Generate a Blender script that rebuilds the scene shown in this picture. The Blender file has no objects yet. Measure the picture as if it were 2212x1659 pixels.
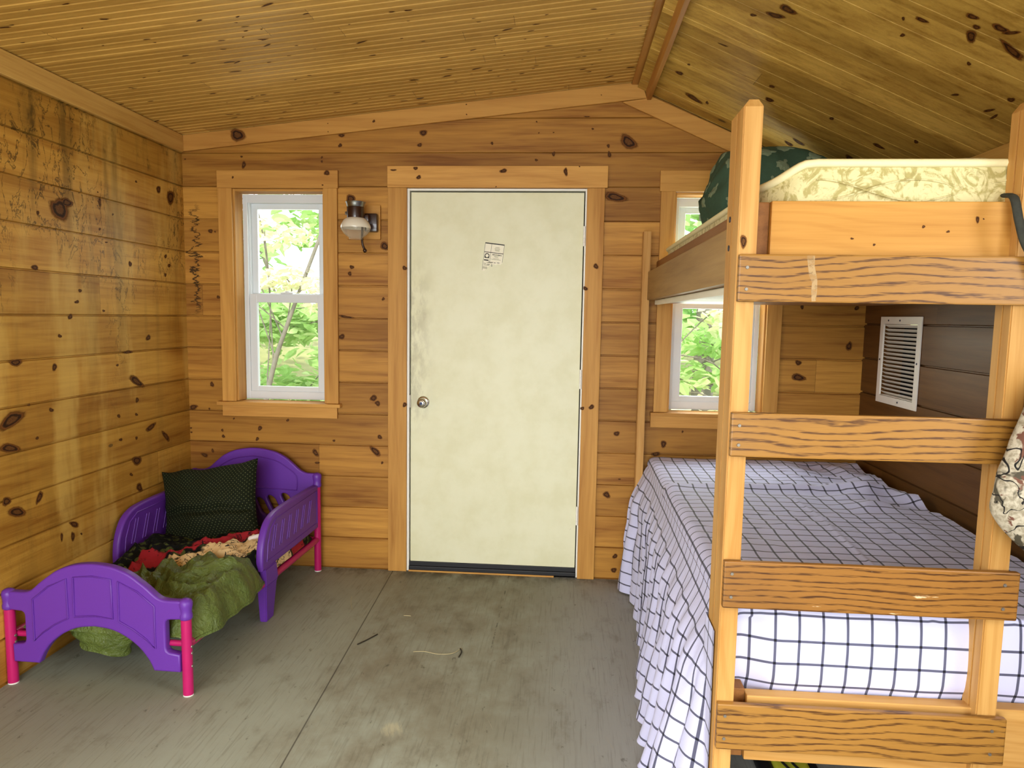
import bpy, bmesh, math, random
from mathutils import Vector, Matrix, noise as MN
from mathutils.bvhtree import BVHTree
random.seed(7)
PI = math.pi
SC = bpy.context.scene
COL = SC.collection

# ------------------------------------------------------------------ helpers
def lin(h):
    h = h.lstrip('#')
    c = [int(h[i:i+2], 16) / 255 for i in (0, 2, 4)]
    return tuple((x/12.92 if x <= .04045 else ((x+.055)/1.055)**2.4) for x in c) + (1,)

class NG:
    """small wrapper that writes shader nodes"""
    def __init__(s, name):
        s.m = bpy.data.materials.new(name); s.m.use_nodes = True
        s.t = s.m.node_tree; s.t.nodes.clear()
        s.out = s.t.nodes.new('ShaderNodeOutputMaterial')
    def n(s, typ, **kw):
        nd = s.t.nodes.new(typ)
        for k, v in kw.items(): setattr(nd, k, v)
        return nd
    def put(s, sock, v):
        if isinstance(v, bpy.types.NodeSocket): s.t.links.new(v, sock)
        elif v is not None: sock.default_value = v
    def math(s, op, a, b=None, c=None, clamp=False):
        nd = s.n('ShaderNodeMath', operation=op, use_clamp=clamp)
        s.put(nd.inputs[0], a)
        if b is not None: s.put(nd.inputs[1], b)
        if c is not None: s.put(nd.inputs[2], c)
        return nd.outputs[0]
    def mix(s, f, a, b, bt='MIX'):
        nd = s.n('ShaderNodeMix', data_type='RGBA', blend_type=bt)
        s.put(nd.inputs[0], f); s.put(nd.inputs[6], a); s.put(nd.inputs[7], b)
        return nd.outputs[2]
    def comb(s, x, y, z):
        nd = s.n('ShaderNodeCombineXYZ')
        for i, v in enumerate((x, y, z)): s.put(nd.inputs[i], v)
        return nd.outputs[0]
    def sep(s, v):
        nd = s.n('ShaderNodeSeparateXYZ'); s.put(nd.inputs[0], v); return nd.outputs
    def coord(s, which='Object'):
        return s.n('ShaderNodeTexCoord').outputs[which]
    def noise(s, vec, scale=1, detail=2, rough=.5, dist=0, col=False):
        nd = s.n('ShaderNodeTexNoise')
        s.put(nd.inputs['Vector'], vec); s.put(nd.inputs['Scale'], scale); s.put(nd.inputs['Detail'], detail)
        s.put(nd.inputs['Roughness'], rough); s.put(nd.inputs['Distortion'], dist)
        return nd.outputs[1 if col else 0]
    def vor(s, vec, scale=1, feature='F1', out='Distance', rnd=1):
        nd = s.n('ShaderNodeTexVoronoi', feature=feature)
        s.put(nd.inputs['Vector'], vec); s.put(nd.inputs['Scale'], scale); s.put(nd.inputs['Randomness'], rnd)
        return nd.outputs[out]
    def white(s, vec):
        nd = s.n('ShaderNodeTexWhiteNoise', noise_dimensions='3D'); s.put(nd.inputs['Vector'], vec); return nd.outputs['Value']
    def ss(s, v, a, b, lo=0, hi=1):
        nd = s.n('ShaderNodeMapRange', interpolation_type='SMOOTHSTEP')
        for i, x in enumerate((v, a, b, lo, hi)): s.put(nd.inputs[i], x)
        return nd.outputs[0]
    def bsdf(s, color, rough=.5, bump=None, bstr=.3, bdist=.002, spec=.5, metal=0, trans=0, sheen=0, coat=0, ior=1.45, normal=None):
        b = s.n('ShaderNodeBsdfPrincipled')
        s.put(b.inputs['Base Color'], color); s.put(b.inputs['Roughness'], rough); s.put(b.inputs['Metallic'], metal)
        s.put(b.inputs['Specular IOR Level'], spec); s.put(b.inputs['Transmission Weight'], trans)
        s.put(b.inputs['Sheen Weight'], sheen); s.put(b.inputs['Coat Weight'], coat); s.put(b.inputs['IOR'], ior)
        if bump is not None:
            bp = s.n('ShaderNodeBump'); s.put(bp.inputs['Height'], bump); s.put(bp.inputs['Strength'], bstr); s.put(bp.inputs['Distance'], bdist)
            s.t.links.new(bp.outputs[0], b.inputs['Normal'])
        s.t.links.new(b.outputs[0], s.out.inputs[0])
        return b

def plain(name, color, rough=.5, metal=0, spec=.5, nscale=0, namt=.15, bstr=0, coat=0):
    g = NG(name); c = lin(color) if isinstance(color, str) else tuple(color)+(1,)
    bump = None; col = c
    if nscale:
        f = g.noise(g.coord(), nscale, 4, .6)
        col = g.mix(f, tuple(x*(1-namt) for x in c[:3])+(1,), tuple(min(1, x*(1+namt)) for x in c[:3])+(1,))
        if bstr: bump = f
    g.bsdf(col, rough, bump, bstr, .002, spec, metal, coat=coat)
    return g.m

def wood(name, light, dark, L='x', C='z', pitch=None, off=0., seg=0., knots=.5, rings=.5, streak=1., rough=.46, tint=.25, spec=.25, stain=None, warm=None, knotscale=1., ringfreq=150., joints=True):
    """pine boards: L runs along the grain, C across it; with a pitch each course of boards gets a tone of its own"""
    g = NG(name)
    ax = {'x': 0, 'y': 1, 'z': 2}
    P = g.sep(g.coord()); l = P[ax[L]]; c = P[ax[C]]; d = P[3-ax[L]-ax[C]]
    if pitch:
        i = g.math('FLOOR', g.math('DIVIDE', g.math('SUBTRACT', c, off), pitch))
        r1 = g.white(g.comb(i, 3.7, 1.3))
        if seg:
            sl = g.math('DIVIDE', g.math('ADD', l, g.math('MULTIPLY', r1, seg*7.)), seg)
            j = g.math('FLOOR', sl)
        else: j = 0.
        t = g.white(g.comb(i, j, 5.1)); t2 = g.white(g.comb(i, j, 9.4))
    else:
        oi = g.n('ShaderNodeObjectInfo').outputs['Random']
        t = oi; t2 = g.math('FRACT', g.math('MULTIPLY', oi, 37.17))
    ls = g.math('ADD', l, g.math('MULTIPLY', t, 23.)); cs = g.math('ADD', c, g.math('MULTIPLY', t2, 11.)); ds = g.math('ADD', d, g.math('MULTIPLY', t, 5.))
    def V(a, b): return g.comb(g.math('MULTIPLY', ls, a), g.math('MULTIPLY', cs, b), g.math('MULTIPLY', ds, b))
    broad = g.noise(V(.9, 9), 1, 3, .55)
    med = g.noise(V(2.2, 38), 1, 3, .6, .4)
    fine = g.noise(V(7, 260), 1, 2, .6)
    warp = g.noise(V(1.1, 4.5), 1, 2, .5)
    ring = g.math('SINE', g.math('ADD', g.math('MULTIPLY', cs, ringfreq), g.math('MULTIPLY', warp, ringfreq*.16)))
    ringm = g.ss(ring, .2, 1.)
    lc = lin(light); dc = lin(dark)
    f = g.math('MULTIPLY', g.ss(broad, .32, .72), .5*streak)
    f = g.math('ADD', f, g.math('MULTIPLY', g.ss(med, .42, .78), .42*streak))
    f = g.math('ADD', f, g.math('MULTIPLY', ringm, .3*rings))
    f = g.math('ADD', f, g.math('MULTIPLY', g.math('SUBTRACT', fine, .5), .55*streak), clamp=True)
    col = g.mix(f, lc, dc)
    # board to board tone
    k = g.math('ADD', 1-tint*.6, g.math('MULTIPLY', t2, tint*1.2))
    nd = g.n('ShaderNodeMix', data_type='RGBA', blend_type='MULTIPLY'); nd.inputs[0].default_value = 1
    g.put(nd.inputs[6], col); kk = g.n('ShaderNodeCombineColor')
    g.put(kk.inputs[0], k); g.put(kk.inputs[1], g.math('POWER', k, 1.15)); g.put(kk.inputs[2], g.math('POWER', k, 1.5)); g.t.links.new(kk.outputs[0], nd.inputs[7])
    col = nd.outputs[2]
    if knots:
        kv = V(3.1*knotscale, 6.5*knotscale)
        dist = g.vor(kv, 1); cc = g.vor(kv, 1, out='Color'); cr = g.sep(cc)
        rad = g.math('MULTIPLY', g.ss(cr[0], 1-knots*.5, 1), .14)
        dd = g.math('ADD', dist, g.math('MULTIPLY', g.math('SUBTRACT', med, .5), .06))
        halo = g.ss(dd, g.math('MULTIPLY', rad, 2.2), rad)
        core = g.ss(dd, rad, g.math('MULTIPLY', rad, .75))
        col = g.mix(g.math('MULTIPLY', halo, .5), col, dc)
        col = g.mix(g.math('MULTIPLY', core, .85), col, lin('#38200c'))
    if stain == 'wall':      # old water runs and mildew on the end of the boards
        zc = P[2]; hy = l
        run = g.noise(g.comb(g.math('MULTIPLY', hy, 9.), 0., g.math('MULTIPLY', zc, .9)), 1, 4, .6)
        top = g.ss(zc, .9, 2.3, .25, 1.)
        col = g.mix(g.math('MULTIPLY', g.math('MULTIPLY', g.ss(run, .48, .66), top), .6), col, lin('#54421a'))
        pale = g.noise(g.comb(g.math('MULTIPLY', hy, 5.), 3.3, g.math('MULTIPLY', zc, 1.2)), 1, 4, .6)
        col = g.mix(g.math('MULTIPLY', g.ss(pale, .48, .68), .5), col, lin('#d9b45e'))
        sq = g.noise(g.comb(g.math('MULTIPLY', hy, 16.), 7.7, g.math('MULTIPLY', zc, 7.)), 1, 5, .62, .6)
        line = g.ss(g.math('ABSOLUTE', g.math('SUBTRACT', sq, .5)), .02, .004)
        area = g.math('MULTIPLY', g.ss(g.noise(g.comb(g.math('MULTIPLY', hy, 2.5), 1.7, g.math('MULTIPLY', zc, 1.6)), 1, 2), .5, .62), g.ss(zc, .7, 1.9, .15, 1.))
        col = g.mix(g.math('MULTIPLY', g.math('MULTIPLY', line, area), .75), col, lin('#33240c'))
        bl = g.math('MULTIPLY', g.ss(g.noise(g.comb(g.math('MULTIPLY', hy, 11.), 2.2, g.math('MULTIPLY', zc, 6.)), 1, 5, .65), .56, .7), g.ss(zc, 2.06, 2.12))
        col = g.mix(g.math('MULTIPLY', bl, .7), col, lin('#3c2e10'))
    if stain == 'corner':    # black water marks down the corner of the door wall
        zc = P[2]
        edge = g.math('ADD', l, g.math('MULTIPLY', g.math('SUBTRACT', g.noise(g.comb(g.math('MULTIPLY', l, 6.), 0., g.math('MULTIPLY', zc, 26.)), 1, 4, .7), .5), .3))
        ln = g.ss(g.math('ABSOLUTE', g.math('ADD', edge, 1.188)), .014, .005)
        zz = g.math('MULTIPLY', g.ss(zc, 1.35, 1.5), g.ss(zc, 2.02, 1.92))
        near = g.ss(l, -1.04, -1.09)
        col = g.mix(g.math('MULTIPLY', g.math('MULTIPLY', ln, zz), g.math('MULTIPLY', near, .9)), col, lin('#241505'))
    if pitch and seg and joints:
        fr = g.math('FRACT', sl)
        jn = g.ss(g.math('MULTIPLY', fr, seg), .0022, .0008)
        col = g.mix(g.math('MULTIPLY', jn, .8), col, lin('#2a1706'))
    if warm: col = g.mix(.12, col, lin(warm))
    bump = g.math('ADD', g.math('MULTIPLY', fine, .5), g.math('MULTIPLY', med, .5))
    g.bsdf(col, g.math('ADD', rough-.08, g.math('MULTIPLY', broad, .2)), bump, .12, .001, spec)
    return g.m

def oak(name, light, dark, L='x', C='z', freq=210., wear=0.):
    g = NG(name); ax = {'x': 0, 'y': 1, 'z': 2}
    P = g.sep(g.coord()); l = P[ax[L]]; c = P[ax[C]]; d = P[3-ax[L]-ax[C]]
    oi = g.n('ShaderNodeObjectInfo').outputs['Random']
    ls = g.math('ADD', l, g.math('MULTIPLY', oi, 19.)); 
    def V(a, b): return g.comb(g.math('MULTIPLY', ls, a), g.math('MULTIPLY', c, b), g.math('MULTIPLY', d, b))
    warp = g.noise(V(2.3, 9.), 1, 2, .5); warp2 = g.noise(V(6., 30.), 1, 3, .6)
    fine = g.noise(V(22., 420.), 1, 2, .7); pore = g.noise(V(14., 900.), 1, 1, .5)
    ph = g.math('ADD', g.math('MULTIPLY', c, freq), g.math('ADD', g.math('MULTIPLY', warp, 26.), g.math('MULTIPLY', warp2, 5.)))
    ring = g.math('SINE', ph)
    rm = g.math('MULTIPLY', g.ss(ring, .1, 1.), g.ss(g.math('ADD', fine, g.math('MULTIPLY', ring, .1)), .42, .66))
    f = g.math('ADD', g.math('MULTIPLY', rm, .9), g.math('MULTIPLY', g.ss(fine, .5, .8), .22), clamp=True)
    col = g.mix(f, lin(light), lin(dark))
    col = g.mix(g.math('MULTIPLY', g.ss(g.noise(V(1.5, 12.), 1, 3), .5, .8), .35), col, lin(dark))
    if wear:
        w = g.math('MULTIPLY', g.ss(g.noise(V(9., 60.), 1, 4, .7), .66, .73), wear)
        col = g.mix(w, col, lin('#e3c9a0'))
    g.bsdf(col, .38, fine, .12, .001, .45)
    return g.m

# ------------------------------------------------------------------ objects
def props(o, label=None, cat=None, group=None, kind=None):
    if label: o['label'] = label
    if cat: o['category'] = cat
    if group: o['group'] = group
    if kind: o['kind'] = kind
    return o
def link(o, parent=None):
    COL.objects.link(o)
    if parent is not None: o.parent = parent
    return o
def thing(name, label, cat, loc=(0, 0, 0), rz=0, group=None, kind=None):
    o = bpy.data.objects.new(name, None); o.empty_display_size = .05
    o.location = loc; o.rotation_euler = (0, 0, rz)
    link(o); return props(o, label, cat, group, kind)
def obj(name, bm, mats, parent=None, smooth=False, label=None):
    me = bpy.data.meshes.new(name)
    bmesh.ops.recalc_face_normals(bm, faces=bm.faces) if smooth != 'keep' else None
    bm.to_mesh(me); bm.free()
    for m in (mats if isinstance(mats, (list, tuple)) else [mats]): me.materials.append(m)
    if smooth is True:
        for p in me.polygons: p.use_smooth = True
    o = bpy.data.objects.new(name, me); link(o, parent)
    if label: o['label'] = label
    return o
def auto_smooth(o, ang=40):
    try: o.data.set_sharp_from_angle(angle=math.radians(ang))
    except Exception: pass
    for p in o.data.polygons: p.use_smooth = True
    return o

def bm_box(bm, x0, x1, y0, y1, z0, z1, bev=0., mi=0):
    r = bmesh.ops.create_cube(bm, size=1)
    vs = r['verts']
    for v in vs:
        v.co = Vector(((x0+x1)/2 + v.co.x*(x1-x0), (y0+y1)/2 + v.co.y*(y1-y0), (z0+z1)/2 + v.co.z*(z1-z0)))
    fs = {f for v in vs for f in v.link_faces}
    for f in fs: f.material_index = mi
    if bev:
        es = list({e for v in vs for e in v.link_edges})
        r = bmesh.ops.bevel(bm, geom=es, offset=bev, segments=2, profile=.6, affect='EDGES')
        for f in r['faces']: f.material_index = mi
    return bm
def box(name, x0, x1, y0, y1, z0, z1, mat, parent=None, bev=.0025, label=None):
    return obj(name, bm_box(bmesh.new(), x0, x1, y0, y1, z0, z1, bev), mat, parent, label=label)

def ortho(d):
    d = Vector(d).normalized(); a = Vector((0, 0, 1)) if abs(d.z) < .9 else Vector((1, 0, 0))
    u = d.cross(a).normalized(); return u, d.cross(u).normalized()
def bm_tube(bm, pts, r, n=12, cap=True, mi=0, flat=None):
    pts = [Vector(p) for p in pts]; rings = []
    rr = r if isinstance(r, (list, tuple)) else [r]*len(pts)
    u = None
    for i, p in enumerate(pts):
        d = (pts[min(i+1, len(pts)-1)] - pts[max(i-1, 0)]).normalized()
        if u is None: u, w = ortho(d)
        else:
            u = (u - d*u.dot(d)).normalized(); w = d.cross(u)
        rings.append([bm.verts.new(p + (u*math.cos(2*PI*k/n) + w*math.sin(2*PI*k/n)*(flat or 1))*rr[i]) for k in range(n)])
    for a, b in zip(rings, rings[1:]):
        for k in range(n):
            f = bm.faces.new((a[k], a[(k+1) % n], b[(k+1) % n], b[k])); f.material_index = mi
    if cap:
        bm.faces.new(rings[0][::-1]).material_index = mi; bm.faces.new(rings[-1]).material_index = mi
    return bm
def bm_lathe(bm, prof, org=(0, 0, 0), n=24, axis='z', mi=0, cap=True):
    org = Vector(org); rings = []
    for r, h in prof:
        ring = []
        for k in range(n):
            a = 2*PI*k/n; x, y = r*math.cos(a), r*math.sin(a)
            v = {'z': (x, y, h), 'y': (x, h, y), 'x': (h, x, y)}[axis]
            ring.append(bm.verts.new(org + Vector(v)))
        rings.append(ring)
    for a, b in zip(rings, rings[1:]):
        for k in range(n):
            bm.faces.new((a[k], a[(k+1) % n], b[(k+1) % n], b[k])).material_index = mi
    if cap:
        for q in (rings[0], rings[-1]):
            try: bm.faces.new(q).material_index = mi
            except ValueError: pass
    return bm
def spline(pts, n=6, closed=True):
    out = []; N = len(pts)
    for i in range(N if closed else N-1):
        p0, p1, p2, p3 = (pts[(i-1) % N] if closed or i > 0 else pts[i]), pts[i], pts[(i+1) % N], (pts[(i+2) % N] if closed or i+2 < N else pts[i+1])
        for k in range(n):
            t = k/n
            out.append(tuple(.5*((2*b) + (-a+c)*t + (2*a-5*b+4*c-d)*t*t + (-a+3*b-3*c+d)*t**3) for a, b, c, d in zip(p0, p1, p2, p3)))
    if not closed: out.append(tuple(pts[-1]))
    return out
def slab(name, outline, holes, thick, bevel, matrix, mat, parent=None):
    """a flat shape with holes and rounded rims: outline in its own XY plane, moved by matrix"""
    cu = bpy.data.curves.new(name, 'CURVE'); cu.dimensions = '2D'; cu.fill_mode = 'BOTH'
    cu.extrude = max(.0001, thick/2-bevel); cu.bevel_depth = bevel; cu.bevel_resolution = 2; cu.offset = -bevel
    for loop in [outline]+holes:
        sp = cu.splines.new('POLY'); sp.points.add(len(loop)-1); sp.use_cyclic_u = True
        for p, q in zip(sp.points, loop): p.co = (q[0], q[1], 0, 1)
    tmp = bpy.data.objects.new(name+'_tmp', cu); COL.objects.link(tmp)
    bpy.context.view_layer.update()
    me = bpy.data.meshes.new_from_object(tmp.evaluated_get(bpy.context.evaluated_depsgraph_get()))
    bpy.data.objects.remove(tmp); bpy.data.curves.remove(cu)
    me.transform(matrix); me.name = name; me.materials.clear(); me.materials.append(mat)
    o = bpy.data.objects.new(name, me); link(o, parent)
    return auto_smooth(o, 35)
MXZ = Matrix(((1, 0, 0, 0), (0, 0, -1, 0), (0, 1, 0, 0), (0, 0, 0, 1)))     # shape (x, z) -> upright facing y
MYZ = Matrix(((0, 0, 1, 0), (1, 0, 0, 0), (0, 1, 0, 0), (0, 0, 0, 1)))      # shape (y, z) -> upright facing x
def T(x=0, y=0, z=0): return Matrix.Translation((x, y, z))
def stadium(cx, cz, w, h, sl=0., n=8):
    pts = []
    for k in range(n+1): a = PI*k/n; pts.append((cx + w/2*math.cos(a), cz + h/2-w/2 + w/2*math.sin(a)))
    for k in range(n+1): a = PI+PI*k/n; pts.append((cx + w/2*math.cos(a), cz - h/2+w/2 + w/2*math.sin(a)))
    return [(x + sl*(z-cz), z) for x, z in pts]
def grid(bm, fn, us, vs, uvl=None, uvfn=None, mi=0):
    """surface fn(u, v) over the two lists of parameters"""
    V = [[bm.verts.new(fn(u, v)) for v in vs] for u in us]
    for i in range(len(us)-1):
        for j in range(len(vs)-1):
            f = bm.faces.new((V[i][j], V[i+1][j], V[i+1][j+1], V[i][j+1])); f.material_index = mi
            if uvl:
                for lp, (a, b) in zip(f.loops, ((i, j), (i+1, j), (i+1, j+1), (i, j+1))): lp[uvl].uv = uvfn(us[a], vs[b])
    return V
def rng(a, b, n): return [a+(b-a)*i/n for i in range(n+1)]
def sst(x, a, b):
    t = max(0., min(1., (x-a)/(b-a))); return t*t*(3-2*t)
def nz(x, y, z=0.): return MN.noise(Vector((x, y, z)))
def ridge(x, y, z=0.): return 1-abs(MN.noise(Vector((x, y, z))))*2

# ------------------------------------------------------------------ materials
M = {}
PT = .1735     # face width of the wall boards
M['wall_back'] = wood('pine_wall_back', '#b98538', '#84531c', 'x', 'z', PT, .005, 4.7, knots=.35, rings=.45, streak=1.25, stain='corner', tint=.34)
M['wall_left'] = wood('pine_wall_left', '#c6963f', '#97641e', 'y', 'z', PT, .005, 3.1, knots=.3, rings=.45, streak=1.2, stain='wall', tint=.32)
M['wall_right'] = wood('pine_wall_right_shaded', '#6f4a22', '#4c2e11', 'y', 'z', PT, .02, 3.0, knots=.3, rings=.4, tint=.3)  # the shade behind the bunk is put into these darker board colours
M['wall_front'] = wood('pine_wall_front', '#c99049', '#9c5f22', 'x', 'z', PT, .005, 2.7, knots=.5, tint=.3)
M['ceil_left'] = wood('pine_ceiling_left', '#caa050', '#a0752e', 'x', 'y', .0925, 0, 1.9, knots=.3, rings=.15, streak=.7, tint=.22, knotscale=1.6)
M['ceil_right'] = wood('pine_ceiling_right', '#c9a550', '#8a6420', 'x', 'y', .14, .02, 4.5, knots=.2, rings=.4, tint=.42)
for a, c in (('x', 'z'), ('y', 'z'), ('z', 'x')):
    M['trim_'+a] = wood('pine_trim_'+a, *(('#d8ae60', '#b5853c') if a == 'y' else ('#cc984c', '#a46e2e')), a, c, knots=.2, rings=.45, tint=.16)
    M['rail_'+a] = wood('lumber_'+a, '#c99b58', '#ac7836', a, c, knots=.12, rings=.7, tint=.14, ringfreq=230)
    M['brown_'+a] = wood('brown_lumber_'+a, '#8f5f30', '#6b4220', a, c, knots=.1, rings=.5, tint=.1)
M['gold_x'] = wood('golden_lumber_x', '#cc974a', '#b07a33', 'x', 'z', knots=.15, rings=.7, tint=.06, ringfreq=230)
M['ridge_y'] = wood('pine_ridge_y', '#b98440', '#935f24', 'y', 'z', knots=.2, rings=.4, tint=.1)
M['rail_dull'] = wood('dull_lumber_y', '#a58450', '#86643a', 'y', 'z', knots=.2, rings=.4, tint=.1)
M['oak'] = oak('oak_board', '#9b6e2e', '#4a2a0d', freq=330.)
M['oak_worn'] = oak('worn_oak_board', '#8f6128', '#44260b', freq=390., wear=.9)

def knot_mat():
    g = NG('pine_knot'); at = g.n('ShaderNodeVertexColor'); at.layer_name = 'k'
    s = g.sep(at.outputs[0])
    f = g.noise(g.coord(), 160, 3)
    rim = g.ss(g.math('ABSOLUTE', g.math('SUBTRACT', g.math('ADD', s[0], g.math('MULTIPLY', g.math('SUBTRACT', f, .5), .3)), .25)), .28, .06)
    col = g.mix(f, lin('#3a1f0d'), lin('#7a4f24'))
    col = g.mix(g.math('MULTIPLY', rim, .9), col, lin('#241206'))
    col = g.mix(g.ss(s[0], .06, .0), col, lin('#6e421a'))
    b = g.bsdf(col, .6, spec=.15)
    tr = g.n('ShaderNodeBsdfTransparent'); mx = g.n('ShaderNodeMixShader')
    g.put(mx.inputs[0], g.ss(g.math('ADD', s[1], g.math('MULTIPLY', g.math('SUBTRACT', g.noise(g.coord(), 90, 3), .5), .3)), .05, 1.05))
    g.t.links.new(tr.outputs[0], mx.inputs[1]); g.t.links.new(b.outputs[0], mx.inputs[2]); g.t.links.new(mx.outputs[0], g.out.inputs[0])
    return g.m
M['knot'] = knot_mat()

def floor_mat():
    g = NG('painted_plywood_floor'); P = g.sep(g.coord()); x, y = P[0], P[1]
    big = g.noise(g.comb(x, y, 0.), 1.7, 4, .6)
    med = g.noise(g.comb(g.math('MULTIPLY', x, 9.), g.math('MULTIPLY', y, 5.), 0.), 1, 5, .65)
    gr = g.noise(g.comb(g.math('MULTIPLY', x, 110.), g.math('MULTIPLY', y, 5.), 0.), 1, 3, .6, .5)
    # walked-bare strip that runs from the door towards the room
    mid = g.math('MULTIPLY', g.ss(g.math('ADD', x, g.math('MULTIPLY', big, .3)), -.1, .25), g.ss(g.math('ADD', x, g.math('MULTIPLY', big, .4)), 1.3, .65))
    brown = g.math('MULTIPLY', g.math('ADD', g.math('MULTIPLY', mid, .62), .15), g.ss(g.math('ADD', g.math('MULTIPLY', med, .5), g.math('MULTIPLY', big, .5)), .34, .6))
    col = g.mix(brown, lin('#979a88'), lin('#7b745e'))
    col = g.mix(g.math('MULTIPLY', g.ss(x, .55, 1.1), .5), col, lin('#9a9a9e'))
    col = g.mix(g.math('MULTIPLY', g.ss(gr, .5, .72), .26), col, lin('#4a4434'))
    col = g.mix(g.math('MULTIPLY', g.ss(med, .54, .7), .25), col, lin('#5a523e'))
    sp = g.noise(g.comb(g.math('MULTIPLY', x, 26.), g.math('MULTIPLY', y, 14.), 4.), 1, 5, .7)
    col = g.mix(g.math('MULTIPLY', g.ss(sp, .62, .7), .5), col, lin('#3b3527'))
    sc = g.noise(g.comb(g.math('MULTIPLY', g.math('ADD', x, g.math('MULTIPLY', y, .35)), 60.), g.math('MULTIPLY', y, 3.), 9.), 1, 4, .6)
    col = g.mix(g.math('MULTIPLY', g.ss(sc, .68, .73), .5), col, lin('#a19a84'))
    back_band = g.math('MULTIPLY', g.ss(y, -.16, -.01), g.ss(med, .4, .6))
    col = g.mix(g.math('MULTIPLY', back_band, .6), col, lin('#3d3626'))  # blotchy darker band along the foot of the back wall
    # pale scuffed paint spot near the middle
    dx = g.math('SUBTRACT', x, .27); dy = g.math('ADD', y, 1.575)
    rr = g.math('ADD', g.math('SQRT', g.math('ADD', g.math('MULTIPLY', dx, dx), g.math('MULTIPLY', dy, dy))), g.math('MULTIPLY', g.math('SUBTRACT', sp, .5), .12))
    col = g.mix(g.math('MULTIPLY', g.math('MULTIPLY', g.ss(rr, .06, .015), g.ss(sc, .46, .6)), .5), col, lin('#c2b892'))
    # seams between the sheets
    l1 = g.math('ABSOLUTE', g.math('ADD', x, g.math('ADD', .094, g.math('MULTIPLY', y, .036))))
    l2 = g.math('ABSOLUTE', g.math('SUBTRACT', x, g.math('ADD', .555, g.math('MULTIPLY', y, .01))))
    col = g.mix(g.math('MULTIPLY', g.ss(l1, .004, .0012), .75), col, lin('#2c261a'))
    col = g.mix(g.math('MULTIPLY', g.math('MULTIPLY', g.ss(l2, .005, .001), g.math('MULTIPLY', g.ss(sp, .47, .6), g.ss(y, -1.3, -.7))), .6), col, lin('#332c1e'))
    g.bsdf(col, g.math('ADD', .5, g.math('MULTIPLY', med, .25)), g.math('ADD', g.math('MULTIPLY', gr, .7), g.math('MULTIPLY', med, .5)), .25, .0015, .35)
    return g.m
M['floor'] = floor_mat()

def door_mat():
    g = NG('door_paint'); P = g.sep(g.coord()); x, z = g.math('ADD', P[0], .455), P[2]
    n1 = g.noise(g.coord(), 6, 5, .6); n2 = g.noise(g.comb(g.math('MULTIPLY', x, 20.), P[1], g.math('MULTIPLY', z, 9.)), 1, 5, .65)
    col = g.mix(g.ss(n1, .35, .7), lin('#e2e1c0'), lin('#dad8b2'))
    hand = g.math('MULTIPLY', g.math('MULTIPLY', g.ss(x, .16, .01), g.ss(n2, .38, .62)), g.math('MULTIPLY', g.ss(z, .7, 1.0), g.ss(z, 1.8, 1.45)))
    col = g.mix(g.math('MULTIPLY', hand, .42), col, lin('#8d8566'))
    sm = g.math('MULTIPLY', g.ss(n2, .64, .72), g.ss(g.noise(g.coord(), 3, 2), .5, .6))
    col = g.mix(g.math('MULTIPLY', sm, .3), col, lin('#a89c7a'))
    low = g.math('MULTIPLY', g.ss(g.noise(g.comb(g.math('MULTIPLY', x, 28.), 3., g.math('MULTIPLY', z, 28.)), 1, 4, .7), .66, .72), g.ss(z, .6, .2))
    col = g.mix(g.math('MULTIPLY', low, .4), col, lin('#b39a86'))
    g.bsdf(col, .4, n1, .04, .002, .4)
    return g.m
M['door'] = door_mat()
M['white_paint'] = plain('white_paint', '#ecebe2', .4, nscale=8, namt=.05)
M['vinyl'] = plain('window_vinyl', '#d6dcdf', .32, nscale=5, namt=.03)
M['black_rubber'] = plain('black_rubber', '#17171a', .55, nscale=30, namt=.3)
M['chrome'] = plain('satin_nickel', '#c9c6bd', .22, 1.)
M['steel'] = plain('zinc_screw', '#8a847a', .45, .8)
M['bolt'] = plain('blue_black_bolt', '#2b3147', .4, .7)
M['ink'] = plain('label_ink', '#26261c', .6)
M['paper'] = plain('label_paper', '#efead2', .5, nscale=40, namt=.04)
M['grey_ink'] = plain('label_grey_ink', '#8b8868', .6)
M['purple'] = plain('purple_plastic', '#64309a', .42, nscale=240, namt=.06, bstr=.1)
M['pink'] = plain('pink_tube', '#b51a60', .3, nscale=14, namt=.08)
M['foot'] = plain('pale_foot_cap', '#e8dfd8', .5)
M['black_cloth'] = plain('black_canvas', '#15140f', .8, nscale=60, namt=.4)
M['lamp_brown'] = plain('brown_enamel', '#2e160b', .3, coat=.3)
M['lamp_metal'] = plain('lamp_collar_metal', '#8f9190', .28, 1.)
M['vent'] = plain('vent_paint', '#e9e5da', .45, nscale=30, namt=.06)
M['dark_hole'] = plain('duct_dark', '#0d0a07', .9)
M['rock'] = plain('pinkish_rock', '#b59a8c', .9, nscale=6, namt=.25, bstr=.4)
M['bark'] = plain('grey_bark', '#6f6a5e', .9, nscale=20, namt=.4, bstr=.6)
M['ground'] = plain('leaf_litter_ground', '#8a8a5a', .95, nscale=3, namt=.35, bstr=.4)

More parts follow.
